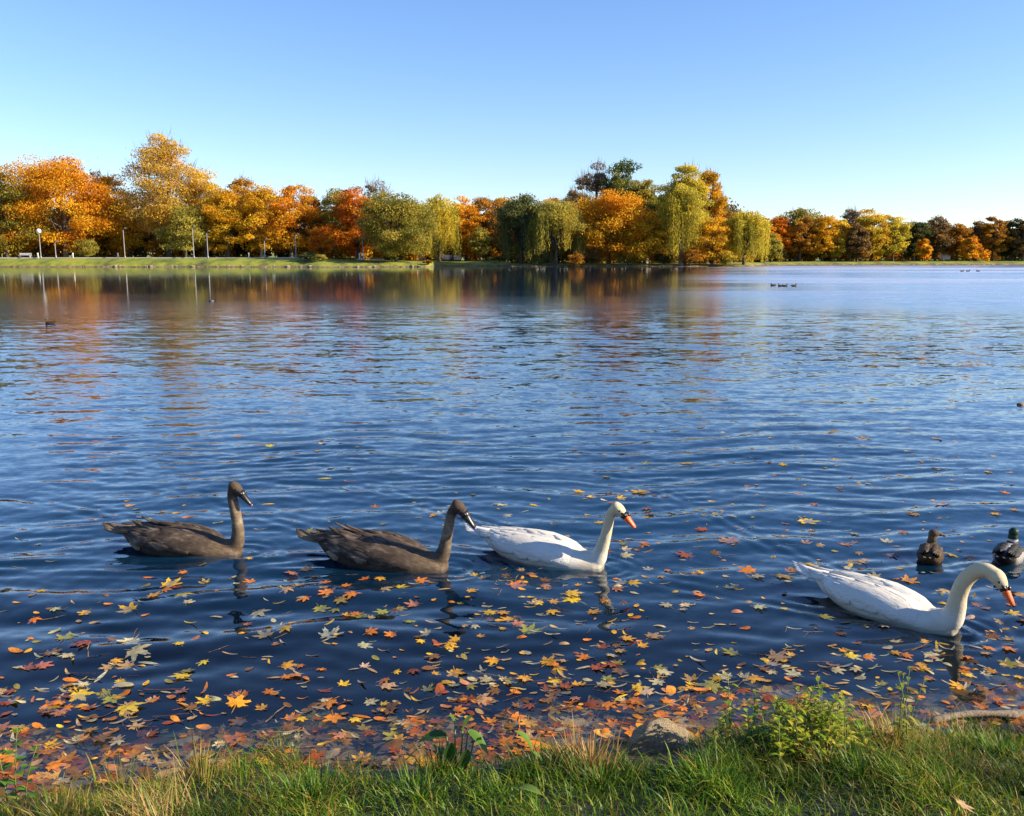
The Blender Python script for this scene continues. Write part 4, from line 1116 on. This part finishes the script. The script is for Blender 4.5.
LS = """79,694,30my 127,708,34my 112,699,26ml 49,706,20oo 16,653,20oo 28,668,24mr 42,667,22mp 65,638,26ml 135,653,34ms 132,640,30mc 85,644,30mr 71,679,20oo 124,685,26oc 146,684,14oy
183,677,26my 237,705,32mg 175,719,18og 49,745,24my 111,732,18oo 238,738,34mo 245,764,18my 204,727,18oo 87,769,20oo 66,759,28mo 54,611,16mc 86,613,16my 34,618,16mo 130,610,24my 95,622,14ot
55,630,17oc 145,615,10oo 190,622,16wy 204,661,15my 180,646,15my 148,577,14mo 184,573,13mo 169,583,26my 177,587,17mr 183,595,24my 165,590,15mo 153,596,20mg 218,591,12oo 234,576,9oc 251,580,16mo
164,511,12my 177,513,10oy 140,517,12ot 188,518,14oo 218,523,12oy 243,515,8oo 329,636,32mc 363,646,22mc 370,634,20mo 383,611,20ml 361,613,24ml 411,622,18ml 449,648,17my 456,641,14my 436,644,15or
464,657,14ol 286,678,18mo 296,676,16oo 306,679,14oo 301,665,14mo 343,684,19my 329,702,30mo 386,686,24mt 413,671,17mr 396,672,11my 364,666,14mc 274,694,14og 263,708,17mg 384,711,14oy 411,722,28mo
481,700,26mt 362,759,24mg 297,737,14mc 314,754,16og 399,739,18mg 370,732,18mr 335,763,14mr 503,679,16mc 509,727,14oo 489,749,12oo 502,612,17mg 487,605,14oc 528,632,26ml 574,600,28my 552,611,18my
534,604,17mc 602,647,18mr 585,658,16mo 660,626,14oc 652,637,24mt 614,633,11oy 635,617,14oo 587,640,12oo 712,685,32ml 701,690,20oo 671,690,22og 647,693,20mc 725,696,12og 620,698,20wy 697,661,20wc
675,666,8mt 545,660,12oc 660,715,22mo 679,714,14oo 685,605,18mc 745,628,12oo 758,608,18mc 737,612,14op 716,653,12wy 851,656,22my 776,658,30mt 985,674,16mc 990,649,20mo 951,640,16mo 994,637,20mb
1019,686,14mg 861,705,22mb 828,664,10ob 895,641,16mc 884,628,14mc 956,685,12mc 824,617,22ml 806,521,27my 785,523,10oo 808,563,10oy 806,544,14mt 844,545,14mo 908,581,24mg 944,611,15my 942,603,11oy
952,555,17ml 971,557,14mo 945,589,18mt 994,514,12my 1013,511,12mg 871,401,9oy 952,408,13wy 699,428,11mp 834,432,14mg 865,439,18mg 685,463,19my 782,466,13my 643,492,24mg 987,472,11my 716,514,17my
983,503,14my 944,505,25mp 1006,493,12mo 813,503,19mp 712,501,10oy 687,556,25mr 643,546,16mo 732,543,28mp 749,572,24mo 701,595,16mo 782,577,26ml 703,529,18mr 625,550,16mc 956,441,10ot 645,463,14ml
937,439,12ot 579,492,16my 639,492,20my 620,499,14my 503,505,21mc 534,505,14my 588,514,8oy 604,501,9oc 599,524,12my 585,550,20mt 625,556,18mc 623,583,22ms 515,586,26mo 571,595,30my 471,592,16mg
531,598,10oy 645,545,16mo 103,440,18wo 238,437,12mo 271,447,11my 310,463,13wc 324,479,14wy 350,481,12wo 268,504,12wy 260,529,12wt 310,531,16ml 322,531,14my 314,575,14mb 287,592,18mt 328,594,20mo
305,599,18mo 258,611,26ms 266,637,26mt 346,613,17my 21,702,12oc 60,727,10oy 205,633,12oy 215,700,14oc 232,675,12oo 12,690,16mr 155,700,18mo 100,676,22wc 120,664,20wc 147,662,22ws 186,706,24wg
205,690,20wo 440,690,22or 455,700,18ob 430,668,20ob 466,684,16ot 548,690,22mr 565,688,20mr 530,706,18mr 590,706,22mr 614,664,28mr 596,668,22mr 505,742,22mr 492,722,18mo 520,752,16mo 480,735,16mc
270,735,22mr 288,728,20mb 345,742,20mb 412,748,20mb 430,735,16mr 150,735,18mr 165,748,20mb 110,755,18mo 22,735,14mr 8,752,18mo 690,700,24mb 742,690,18mr 640,712,22mb 700,712,16mo 305,570,16mb
327,583,18mo 345,588,16mo 365,580,14mo 385,590,16mt 340,600,20ml 300,588,18mt 320,606,22ml 395,575,12mg 400,588,16my 352,596,22mo 420,582,18mo 873,668,16ws 862,676,14ws 868,690,20ws 880,684,14wc
890,672,16ws 905,660,14ws 885,655,12ws 870,655,12oc 858,668,10ot 912,690,14ob 930,672,12oc 975,690,12ws 1005,665,14ot 1000,622,14mt 970,618,12oc 1010,640,14mt 940,660,12ws""".split()
LM = [('the leftmost cygnet', P(180, 550)), ('the second cygnet', P(385, 562)), ('the middle white swan', P(540, 560)), ('the nearest swan', P(885, 612)), ('the mallard hen', HEN), ('the green headed drake', DRAKE),
      ('the pale rock', P(665, 742)), ('the bushy bank plant', P(800, 715)), ('the dark broad leaved weed', P(450, 730)), ('the leafy sprig', P(18, 720)), ('the floating dark bark', P(1020, 404)), ('the driftwood board', P(985, 705))]
LEAVES = []
def add_leaf(px, py, wpx, kind, colk):
    q = P(px, py); d = q.y * math.cos(TH) + CAMH * math.sin(TH); s = wpx * 1.03 / F * d
    kind = {'m': 'maple', 'o': 'oval', 'w': 'willow', 'k': 'twig'}[kind]
    LEAVES.append([q.x, q.y, s, kind, colk, px, py])
for it in LS:
    a, b, c = it.split(','); add_leaf(float(a), float(b), float(c[:-2]), c[-2], c[-1])
print('listed leaves', len(LEAVES))
sw_boxes = []
for key, (a, ang, scl) in SWAN_POSE.items():
    o_ = a - Vector((math.cos(ang), math.sin(ang), 0)) * .42 * scl; sw_boxes.append((o_.x, o_.y, ang, scl))
def blocked(x, y):
    for ox, oy, ang, scl in sw_boxes:
        u = (x - ox) * math.cos(ang) + (y - oy) * math.sin(ang); v = -(x - ox) * math.sin(ang) + (y - oy) * math.cos(ang)
        if abs(u) < .52 * scl and abs(v) < .21 * scl: return True
    for q in (HEN, DRAKE):
        if math.hypot(x - q.x, y - q.y) < .2: return True
    return y < float(near_shore(x)) + .02
LEAVES = [l for l in LEAVES if not blocked(l[0], l[1])]
# drifting groups: dense towards the bank, thinning outwards
def dens(px, py):
    d = 0.0
    if py > 560: d = .35 + .65 * min(1, (py - 560) / 130)
    elif py > 420: d = .06 + .24 * (py - 420) / 140
    elif py > 395: d = .04
    if py < 560: d *= .35 + 1.1 * (px > 580) + .3 * (px > 300)
    if 560 < py < 690 and 20 < px < 420: d *= .5
    if py > 715: d *= .5
    if px > 640 and py > 600 and px < 840: d *= .6
    return d
cent = []
while len(cent) < 300:
    px = rl.rand() * 1080 - 28; py = 396 + 375 * rl.rand() ** .8
    if rl.rand() < dens(px, py): cent.append((px, py))
extra = []
KC = 'yyggobccttlpsg'
while len(extra) < 1600:
    c = cent[rl.randint(len(cent))]; spread = 10 + (c[1] - 390) * .09
    px = c[0] + rl.randn() * spread * 1.7; py = c[1] + rl.randn() * spread * .45
    if py < 396 or py > 790: continue
    q = P(px, py)
    if blocked(q.x, q.y): continue
    far = py < 520
    kind = rl.choice(['maple', 'oval', 'willow', 'twig'], p=[.25, .33, .32, .10] if not far else [.35, .4, .25, 0])
    s = {'maple': .06 + .07 * rl.rand(), 'oval': .02 + .04 * rl.rand(), 'willow': .03 + .06 * rl.rand(), 'twig': .05 + .12 * rl.rand()}[kind]
    colk = KC[rl.randint(len(KC))]
    if kind == 'willow': colk = rl.choice(list('csscty'))
    if kind == 'twig': colk = rl.choice(list('bt'))
    if py > 690 and rl.rand() < .5: colk = rl.choice(list('robo'))
    extra.append([q.x, q.y, s, kind, colk, px, py])
extra.sort(key=lambda l: -l[2] / l[1])
nfill = max(0, 292 - len(LEAVES)); inview = [l for l in extra if 3 < l[5] < 1020 and l[6] < 735]
sel = inview[:nfill]; ids = set(id(l) for l in sel); rest = [l for l in extra if id(l) not in ids]
LEAVES += sel
def rotn(x, y):
    e_ = .02; hx = (waves(x + e_, y) - waves(x - e_, y)) / (2 * e_); hy = (waves(x, y + e_) - waves(x, y - e_)) / (2 * e_)
    return float(hx), float(hy)
stack = []; byl = {}
NAMES = {'maple': 'maple_leaf', 'oval': 'oval_leaf', 'willow': 'willow_leaf', 'twig': 'floating_twig'}
for i, (x, y, s, kind, colk, px, py) in enumerate(LEAVES):
    me = VAR[kind][rl.randint(len(VAR[kind]))][0]
    o = bpy.data.objects.new(NAMES[kind], me); C.link(o)
    hx, hy = rotn(x, y); nr = Vector((-hx, -hy, 1)).normalized()
    over = sum(1 for (a, b, r) in stack if math.hypot(a - x, b - y) < (r + s) * .45); stack.append((x, y, s))
    o.location = (x, y, float(waves(x, y)) + .003 + .0035 * min(over, 4))
    o.rotation_mode = 'QUATERNION'; rz = rl.rand() * 2 * PI if kind in ('maple',) else rl.randn() * .5
    tilt = Matrix.Rotation(rl.randn() * .035, 3, 'X') @ Matrix.Rotation(rl.randn() * .035, 3, 'Y')
    o.rotation_quaternion = (nr.to_track_quat('Z', 'Y').to_matrix() @ tilt @ Matrix.Rotation(rz, 3, 'Z')).to_quaternion()
    k_ = .85 if kind == 'oval' else 1.1; o.scale = (s * k_, s * k_ * (.75 + .35 * rl.rand()), s)
    c = np.array(COLS[colk][1]) * (.8 + .35 * rl.rand()) * (1 + .08 * rl.randn(3)); c = np.clip(c, .01, .85); o.color = (c[0], c[1], c[2], 1)
    sz = 'large' if s > .125 else ('small' if s < .065 else 'medium')
    # landmark
    best = min(range(len(LM)), key=lambda k: math.hypot((LM[k][1].x - x) * .8, LM[k][1].y - y)); nm, q = LM[best]
    dx, dy = x - q.x, y - q.y
    dr = ('right of' if dx > 0 else 'left of') if abs(dx) > abs(dy) * 1.1 else ('beyond' if dy > 0 else 'on the bank side of')
    what = {'maple': 'maple leaf', 'oval': 'oval leaf', 'willow': 'narrow leaf', 'twig': 'twig'}[kind]
    lab = f"{sz} {COLS[colk][0]} {what} {dr} {nm}"
    byl.setdefault(lab, []).append((math.hypot(dx, dy), o))
    o['category'] = 'twig' if kind == 'twig' else 'leaf'; o['group'] = 'fallen leaves drifting on the water'
ORD = ['nearest to it', 'second nearest', 'third nearest', 'fourth nearest', 'fifth nearest', 'sixth nearest', 'seventh nearest', 'eighth nearest', 'ninth nearest']
for lab, L in byl.items():
    L.sort(key=lambda q: q[0])
    for k, (d_, o) in enumerate(L): o['label'] = lab if len(L) == 1 else f"{lab}, {ORD[min(k, 8)]}"

def scatter(name, items, zf, mat, label, darken=1.0):
    Vs = []; Fs = []; Cs = []; nb = 0
    xs_ = np.array([l[0] for l in items]); ys_ = np.array([l[1] for l in items]); zz = zf(xs_, ys_)
    for l, z_ in zip(items, zz):
        me, V, Fq = VAR[l[3]][rl.randint(len(VAR[l[3]]))]
        rz = rl.rand() * 2 * PI if l[3] == 'maple' else rl.randn() * .6; c_, s_ = math.cos(rz), math.sin(rz)
        W = V * l[2]; W = np.stack([W[:, 0] * c_ - W[:, 1] * s_, W[:, 0] * s_ + W[:, 1] * c_, W[:, 2]], 1); W[:, 2] += W[:, 0] * rl.randn() * .06 + W[:, 1] * rl.randn() * .06
        W += np.array([l[0], l[1], z_])
        c = np.clip(np.array(COLS[l[4]][1]) * (.7 + .4 * rl.rand()) * darken, .005, .9)
        Vs.append(W); Fs.append(Fq + nb); Cs.append(np.tile(c, (len(W), 1))); nb += len(W)
    o = mesh_np(name, np.concatenate(Vs), np.concatenate(Fs), 3, mat, smooth=True, col=np.concatenate(Cs))
    tag(o, label, 'leaf litter', kind='stuff'); return o
scatter('leaf_litter', rest, lambda x, y: waves(x, y) + .003, M_leafs, 'countless small yellow and pale leaf scraps drifting over the lake surface')
# sunken leaves lying on the bed of the shallows, and leaves washed up on the mud
sunk = []
while len(sunk) < 950:
    x = rl.rand() ** 1.25 * 6.4 - 3.2; d = abs(rl.randn()) * .42 - .08; y = float(near_shore(x)) + d
    sunk.append([x, y, .06 + .09 * rl.rand(), 'maple' if rl.rand() < .7 else 'oval', rl.choice(list('rbobotbg')), 0, 0])
scatter('sunken_leaves', sunk, lambda x, y: np.minimum(ground_z(x, y) + .012, np.where(y > near_shore(x) + .25, -.035, 9)), M_leafs, 'red brown leaves sunk in the shallow water along the near bank')

# ------------------------------------------------------------------ near bank: grass and plants
def blades(rs, bx, by, bz, L, Wd, lean, azim, col, seg=4):
    n = len(bx); V = []; 
    f = np.linspace(0, 1, seg + 1)
    dx, dy = np.cos(azim), np.sin(azim); sx, sy = -np.sin(azim + rs.randn(n) * .6), np.cos(azim + rs.randn(n) * .6)
    allv = np.zeros((n, (seg + 1) * 2, 3)); 
    for i, ff in enumerate(f):
        r = lean * L * ff ** 2 * .9; h = L * ff * (1 - .38 * lean * ff)
        c = np.stack([bx + dx * r, by + dy * r, bz + h], 1); w_ = Wd * (1 - ff ** 1.6 * .93) / 2
        s = np.stack([sx * w_, sy * w_, np.zeros(n)], 1)
        allv[:, i * 2] = c - s; allv[:, i * 2 + 1] = c + s
    idx = []
    for i in range(seg): idx.append([i * 2, i * 2 + 1, i * 2 + 3, i * 2 + 2])
    idx = np.array(idx); Fc = (np.arange(n)[:, None, None] * (seg + 1) * 2 + idx[None]).reshape(-1, 4)
    return allv.reshape(-1, 3), Fc, np.repeat(col, (seg + 1) * 2, axis=0)
rg = np.random.RandomState(33)
GP = np.array([(.085, .19, .008), (.15, .26, .010), (.05, .12, .008), (.25, .29, .015), (.32, .25, .04), (.38, .24, .05)])
def grass():
    n0 = 190000
    x = rg.rand(n0) * 7.6 - 3.8; y = 1.2 + rg.rand(n0) * 2.5
    sh = near_shore(x); d = sh - y
    cl = .5 + .5 * np.sin(5.1 * x + 2.3 * y) * np.sin(3.7 * x - 6.1 * y + 1) + .25 * np.sin(17 * x + 3) * np.sin(14 * y)
    edge = .10 + .10 * np.sin(3.1 * x + 1) + .09 * np.sin(8.3 * x) + .06 * np.sin(17 * x + 2) + np.where((x > -.75) & (x < -.05), .14, 0) - .10 * np.clip(x - .7, 0, 1)
    rk = P(666, 762, .08); hole = np.hypot((x - rk.x) / 1.3, y - rk.y) < .13
    keep = ~hole & (d > edge + .12 * rg.randn(n0) * (rg.rand(n0) < .5)) & (rg.rand(n0) < .45 + .55 * np.clip(cl, 0, 1))
    x, y, d, cl = x[keep], y[keep], d[keep], cl[keep]; n = len(x)
    z = ground_z(x, y) - .01
    L = (.030 + .045 * rg.rand(n) + .060 * np.clip(cl, 0, 1) ** 2) * (1 + .6 * (rg.rand(n) < .05))
    az = rg.rand(n) * 2 * PI
    lean = .35 + .95 * rg.rand(n)
    dry = .10 + .22 * (np.sin(2.2 * x + 4) > .3) + .35 * ((x < -1.15) & (d < .75)) + .2 * ((x > .9) & (d < .5))
    pk = np.where(rg.rand(n) < dry, rg.randint(3, 6, n), rg.randint(0, 4, n) % 4)
    pk = np.where((pk == 3) & (rg.rand(n) < .4), 1, pk)
    pt = np.clip(.5 + .5 * np.sin(2.7 * x - 4.3 * y + 2) * np.sin(4.1 * x + 3.3 * y) + .35 * np.sin(9 * x + 5 * y), 0, 1)
    col = GP[pk] * (.85 + .45 * rg.rand(n, 1)) * (.45 + .6 * pt[:, None])
    V, Fc, Cc = blades(rg, x, y, z, L, (.003 + .003 * rg.rand(n)), lean, az, col)
    o = mesh_np('grass', V, Fc, 4, M_grass, col=Cc); tag(o, 'green grass mixed with dry blades covering the near bank', 'grass', kind='stuff'); print('grass', n)
grass()

def tuft(px, py, z, n, H, spread, cols, label, name, lean=.6, wd=.005, cat='plant', az0=None):
    q = P(px, py, z); z0 = float(ground_z(q.x, q.y)); e = empty(name, (q.x, q.y, z0)); tag(e, label, cat)
    rs = np.random.RandomState(int(px)); r = np.abs(rs.randn(n)) * spread; a = rs.rand(n) * 2 * PI
    L = H * (.4 + .6 * rs.rand(n)); az = a if az0 is None else az0 + rs.randn(n) * .7
    C0 = np.array(cols)[rs.randint(len(cols), size=n)] * (.75 + .5 * rs.rand(n, 1))
    V, Fc, Cc = blades(rs, np.cos(a) * r, np.sin(a) * r, np.full(n, -.02), L, wd * (.7 + .6 * rs.rand(n)), lean * (.4 + .8 * rs.rand(n)), az, C0, 5)
    mesh_np('blades', V, Fc, 4, M_grass, e, col=Cc); return e
DRY = [(.42, .28, .10), (.36, .22, .07), (.30, .24, .06), (.50, .36, .16)]; GRN = [(.12, .19, .02), (.09, .15, .02), (.2, .24, .03)]
tuft(150, 800, .3, 260, .25, .07, DRY + GRN[:1], 'dry golden grass tuft at the left with stems leaning over the leaves', 'dry_grass_tuft', .8, az0=2.2)
tuft(200, 775, .12, 110, .22, .05, GRN + DRY, 'tall thin green stems rising beside the dry golden tuft', 'grass_tuft', .35)
tuft(118, 770, .12, 70, .17, .05, GRN + DRY, 'upright grass tuft at the waterline left of the dry golden one', 'grass_tuft', .5)
tuft(55, 800, .25, 120, .16, .09, GRN + DRY, 'yellowish grass tuft in the lower left corner', 'grass_tuft', .8)
tuft(590, 775, .1, 200, .17, .09, DRY + [(.5, .22, .08)], 'straw coloured tuft at the edge left of the pale rock', 'dry_grass_tuft', .5)
tuft(575, 760, .1, 18, .26, .05, [(.30, .10, .05), (.2, .16, .04)], 'few reddish stems rising from the straw tuft', 'reed_stems', .25, .004)
tuft(895, 750, .1, 240, .17, .09, DRY + [(.45, .38, .05)] * 2, 'yellow drying tuft right of the bushy bank plant', 'dry_grass_tuft', .7)
tuft(830, 770, .15, 220, .11, .14, DRY, 'matted straw below the bushy bank plant', 'straw_mat', 1.1)
tuft(440, 775, .1, 110, .20, .045, [(.05, .09, .015), (.08, .12, .02), (.3, .18, .08)], 'dark grass tuft around the broad leaved weed', 'grass_tuft', .6)
tuft(715, 770, .15, 90, .12, .08, [(.10, .09, .05), (.16, .13, .07)], 'grey withered tuft between the pale rock and the bushy plant', 'dry_grass_tuft', .9)
tuft(965, 735, .08, 90, .10, .09, DRY + GRN, 'short dry tuft growing over the driftwood board', 'grass_tuft', .6)

DG = [(.04, .11, .008), (.07, .16, .01), (.12, .22, .015)]  # greens set darker so these tufts stand in for shadow patches on the bank
for px, py, n_, h_, lb in [(310, 795, 260, .13, 'deep green grass tuft left of the mud gap'), (420, 800, 220, .12, 'deep green grass tuft below the dark broad leaved weed'), (600, 785, 260, .13, 'tall dark green grass tuft left of the pale rock'),
                           (720, 800, 260, .11, 'dark green grass tuft below the pale rock'), (935, 745, 200, .10, 'green grass tuft at the left end of the driftwood'), (860, 785, 260, .11, 'dark green grass tuft below the yellow drying tuft'), (1005, 750, 240, .11, 'green grass tuft in front of the driftwood at the right edge')]:
    tuft(px, py, .15, n_, h_, .09, DG, lb, 'grass_tuft', .75, .0055)

def leaf_blade(V, Fs, Cs, base, d, L, W, col, droop=.4, up=Vector((0, 0, 1)), n=6, fold=.25):
    d = Vector(d).normalized(); s = d.cross(up).normalized() if abs(d.dot(up)) < .97 else Vector((1, 0, 0)); nn = s.cross(d).normalized()
    b0 = len(V)
    for i in range(n + 1):
        f = i / n; w_ = W / 2 * (math.sin(PI * min(1, f * .93 + .07)) ** .75) * (1.15 - .3 * f)
        c = Vector(base) + d * L * f - up * (droop * L * f * f)
        V.append(c - s * w_ + nn * w_ * fold); V.append(c); V.append(c + s * w_ + nn * w_ * fold)
        Cs += [col, tuple(v * .8 for v in col), col]
    for i in range(n):
        a = b0 + i * 3; Fs.append((a, a + 1, a + 4, a + 3)); Fs.append((a + 1, a + 2, a + 5, a + 4))

def stems_plant(px, py, z, name, label, stems, leafL, leafW, cols, per=9, seed=1, scol=(.14, .16, .04), pair=True, cat='plant', scl=1.0):
    """stems: list of (dx, dy, height, lean x, lean y)"""
    q = P(px, py, z); z0 = float(ground_z(q.x, q.y)); e = empty(name, (q.x, q.y, z0), 0, scl); tag(e, label, cat)
    rs = np.random.RandomState(seed); sb = MB(); V = []; Fs = []; Cs = []
    for dx, dy, h, lx, ly in stems:
        pts = [(dx + lx * f * f, dy + ly * f * f, -.02 + (h + .02) * f) for f in np.linspace(0, 1, 6)]
        sb.tube(pts, [.0026, .0024, .0021, .0019, .0016, .001], 6)
        for k in range(per):
            f = .15 + .85 * (k + .5) / per; c = Vector((dx + lx * f * f, dy + ly * f * f, h * f)); a = k * 2.4 + rs.rand()
            sz = leafL * (1.1 - .45 * f) * (.75 + .5 * rs.rand()); col = cols[rs.randint(len(cols))]; g = .8 + .4 * rs.rand()
            leaf_blade(V, Fs, Cs, c, (math.cos(a), math.sin(a), .35 + .6 * f), sz, leafW * (.8 + .4 * rs.rand()), tuple(v * g for v in col), .35 + .4 * rs.rand())
    sb.build('stem', plain(name + '_stem', scol, .6), e)
    mesh_np('foliage', np.array([tuple(v) for v in V]), np.array(Fs), 4, M_grass, e, smooth=True, col=np.array(Cs)); return e
rs = np.random.RandomState(8)
st = [(rs.randn() * .12, rs.randn() * .05,   .12 + .17 * rs.rand() * (1.1 - abs(k - 26) / 40), rs.randn() * .05, rs.randn() * .04) for k in range(52)]
stems_plant(795, 757, .1, 'bushy_weed', 'bushy yellow green plant with many upright leafy stems at the water', st, .058, .0125, [(.30, .40, .02), (.46, .48, .03), (.16, .28, .015), (.50, .44, .05)], 13, 2, scl=1.12)
st = [(rs.randn() * .05 - .0, rs.randn() * .03, .07 + .05 * rs.rand(), rs.randn() * .06, -.03) for k in range(9)]
stems_plant(757, 752, .1, 'leafy_weed', 'low leafy weed at the left foot of the bushy plant', st, .06, .022, [(.12, .22, .03), (.18, .28, .04)], 6, 5)
st = [(rs.randn() * .02, rs.randn() * .02, .22 + .06 * rs.rand(), rs.randn() * .04, 0) for k in range(4)]
stems_plant(902, 750, .1, 'yellow_weed', 'slim yellow green weed standing in the yellow drying tuft', st, .05, .012, [(.30, .34, .04), (.42, .38, .05)], 9, 6, scl=1.2)
stems_plant(16, 800, .15, 'leafy_sprig', 'thin sprig with oval green leaves at the left edge', [(0, 0, .31, .03, 0), (.03, 0, .24, .06, 0), (-.03, 0, .26, -.02, 0)], .055, .03, [(.10, .22, .02), (.16, .3, .03), (.06, .12, .02)], 7, 9)

def broad_plant(px, py, z, name, label, lv, seed=1):
    q = P(px, py, z); z0 = float(ground_z(q.x, q.y)); e = empty(name, (q.x, q.y, z0)); tag(e, label, 'plant')
    for k, (dx, dy, h, ddx, ddy, ddz, L, W, col) in enumerate(lv):
        V = []; Fs = []; Cs = []
        leaf_blade(V, Fs, Cs, (dx, dy, h), (ddx, ddy, ddz), L, W, col, .3, n=10, fold=.35)
        lf = mesh_np('leaf', np.array([tuple(v) for v in V]), np.array(Fs), 4, M_grass, e, smooth=True, col=np.array(Cs))
        MB().tube([(dx * .3, dy * .3, -.02), (dx * .8, dy * .8, h * .5), (dx, dy, h)], [.004, .0035, .003], 6).build('stalk', M_stalk, lf)
M_stalk = plain('green_stalk', (.10, .16, .03), .5)
G1, G2, G3 = (.05, .13, .02), (.09, .19, .02), (.13, .24, .03)
broad_plant(455, 768, .1, 'broad_leaved_weed', 'dark green weed with broad curled leaves standing over the water edge', [
    (-.03, 0, .15, -.8, -.1, .1, .11, .06, G1), (.03, 0, .17, .35, 0, .8, .10, .05, G2), (.05, 0, .17, .8, -.2, -.6, .10, .055, G2),
    (0, .02, .18, -.3, 0, .9, .07, .035, G2), (-.02, -.02, .06, .1, -.1, 1, .12, .05, G1), (.03, -.03, .04, .2, 0, 1, .11, .045, G1), (-.05, 0, .05, -.4, 0, .9, .10, .045, G1), (.07, 0, .12, .3, -.3, .5, .07, .04, G2)])
broad_plant(540, 775, .1, 'dock_plant', 'single broad upright green leaf among orange leaves', [(-.03, 0, .09, -.55, 0, 1, .13, .05, G3), (.01, 0, .04, -.6, 0, .9, .08, .03, G3), (.04, 0, .03, .9, -.2, .3, .07, .035, G2)])
broad_plant(520, 795, .2, 'low_dock_leaf', 'pale broad leaf lying in the grass below the upright leaf', [(0, 0, .05, .7, -.4, .25, .09, .035, (.2, .3, .06)), (-.03, 0, .05, .2, -.6, .6, .07, .03, G3)])

# the pale rock at the edge
M_rock = rockmat('pale_rock', (.20, .15, .09), (.50, .38, .22), 9, .9, 1.0, .03, (.68, .54, .34))
def rock(px, py, zc, s, label, name, seed, mat, rz=0):
    me = stone_mesh(seed, 4); me.materials.clear(); me.materials.append(mat)
    me.polygons.foreach_set('use_smooth', [True] * len(me.polygons))
    q = P(px, py, zc); o = bpy.data.objects.new(name, me); C.link(o); o.location = (q.x, q.y, zc - .0); o.scale = s; o.rotation_euler = (.1, .12, rz); tag(o, label, 'rock'); return o
rock(666, 748, .05, (.165, .11, .115), 'pale tan rock half in the water between grass and leaves', 'shore_rock', 42, M_rock, .3)
M_darkrock = rockmat('dark_wet_rock', (.02, .017, .014), (.07, .06, .05), 9, .5, .8, .02)
rock(720, 752, .0, (.12, .07, .06), 'dark wet stone sunk between the pale rock and the bushy plant', 'wet_stone', 17, M_darkrock, 0)
# driftwood board at the right edge
M_drift = rockmat('driftwood', (.09, .07, .05), (.26, .20, .14), 7, .85, .9, .015, (.40, .32, .23))
a = P(928, 722, .0); b = P(1060, 706, .025); mb = MB(); n = 14; L = []
for i in range(n + 1):
    f = i / n; c = a + (b - a) * f; hw = (.014 + .014 * f + .004 * math.sin(23 * f)) * (1 + .18 * math.sin(9 * f + 1)) * (0.35 if i == 0 else 1)
    c = c + Vector((0, .015 * math.sin(7 * f), .01 * math.sin(5 * f)))
    L += [c + Vector((0, -hw, -.012)), c + Vector((0, -hw * .9, .006)), c + Vector((0, 0, .009 + .003 * math.sin(20 * f))), c + Vector((0, hw * .9, .006)), c + Vector((0, hw, -.012))]
fs = [(i * 5 + k, i * 5 + k + 1, (i + 1) * 5 + k + 1, (i + 1) * 5 + k) for i in range(n) for k in range(4)] + [(4, 3, 2, 1, 0), tuple(n * 5 + k for k in range(5))] + [(i * 5 + 4, i * 5, (i + 1) * 5, (i + 1) * 5 + 4) for i in range(n)]
mb.add(L, fs); tag(mb.build('driftwood_board', M_drift), 'weathered driftwood board lying along the water edge at the right', 'driftwood')

# leaves lying in the grass
for px, py, sz, ck, lb in [(235, 1, 0, 'o', None), (830, 806, .10, 'o', 'orange maple leaf lying in the grass at the bottom edge'), (965, 772, .09, 't', 'withered tan leaf lying in the grass below the driftwood'),
                           (1000, 800, .07, 'b', 'brown leaf in the grass in the lower right corner'), (890, 792, .05, 'g', 'small golden leaf caught in the grass, right of the orange one'), (620, 790, .05, 'o', 'small orange leaf in the grass below the straw tuft')]:
    if lb is None: continue
    q = P(px, py, .42); z0 = float(ground_z(q.x, q.y)); o = bpy.data.objects.new('maple_leaf', VAR['maple'][2][0]); C.link(o)
    o.location = (q.x, q.y, z0 + .075); o.scale = (sz, sz, sz); o.rotation_euler = (-.5 + .3 * rl.randn(), .4 * rl.randn(), rl.rand() * 6); c = COLS[ck][1]; o.color = (*c, 1)
    tag(o, lb, 'leaf', 'fallen leaves lying in the grass')
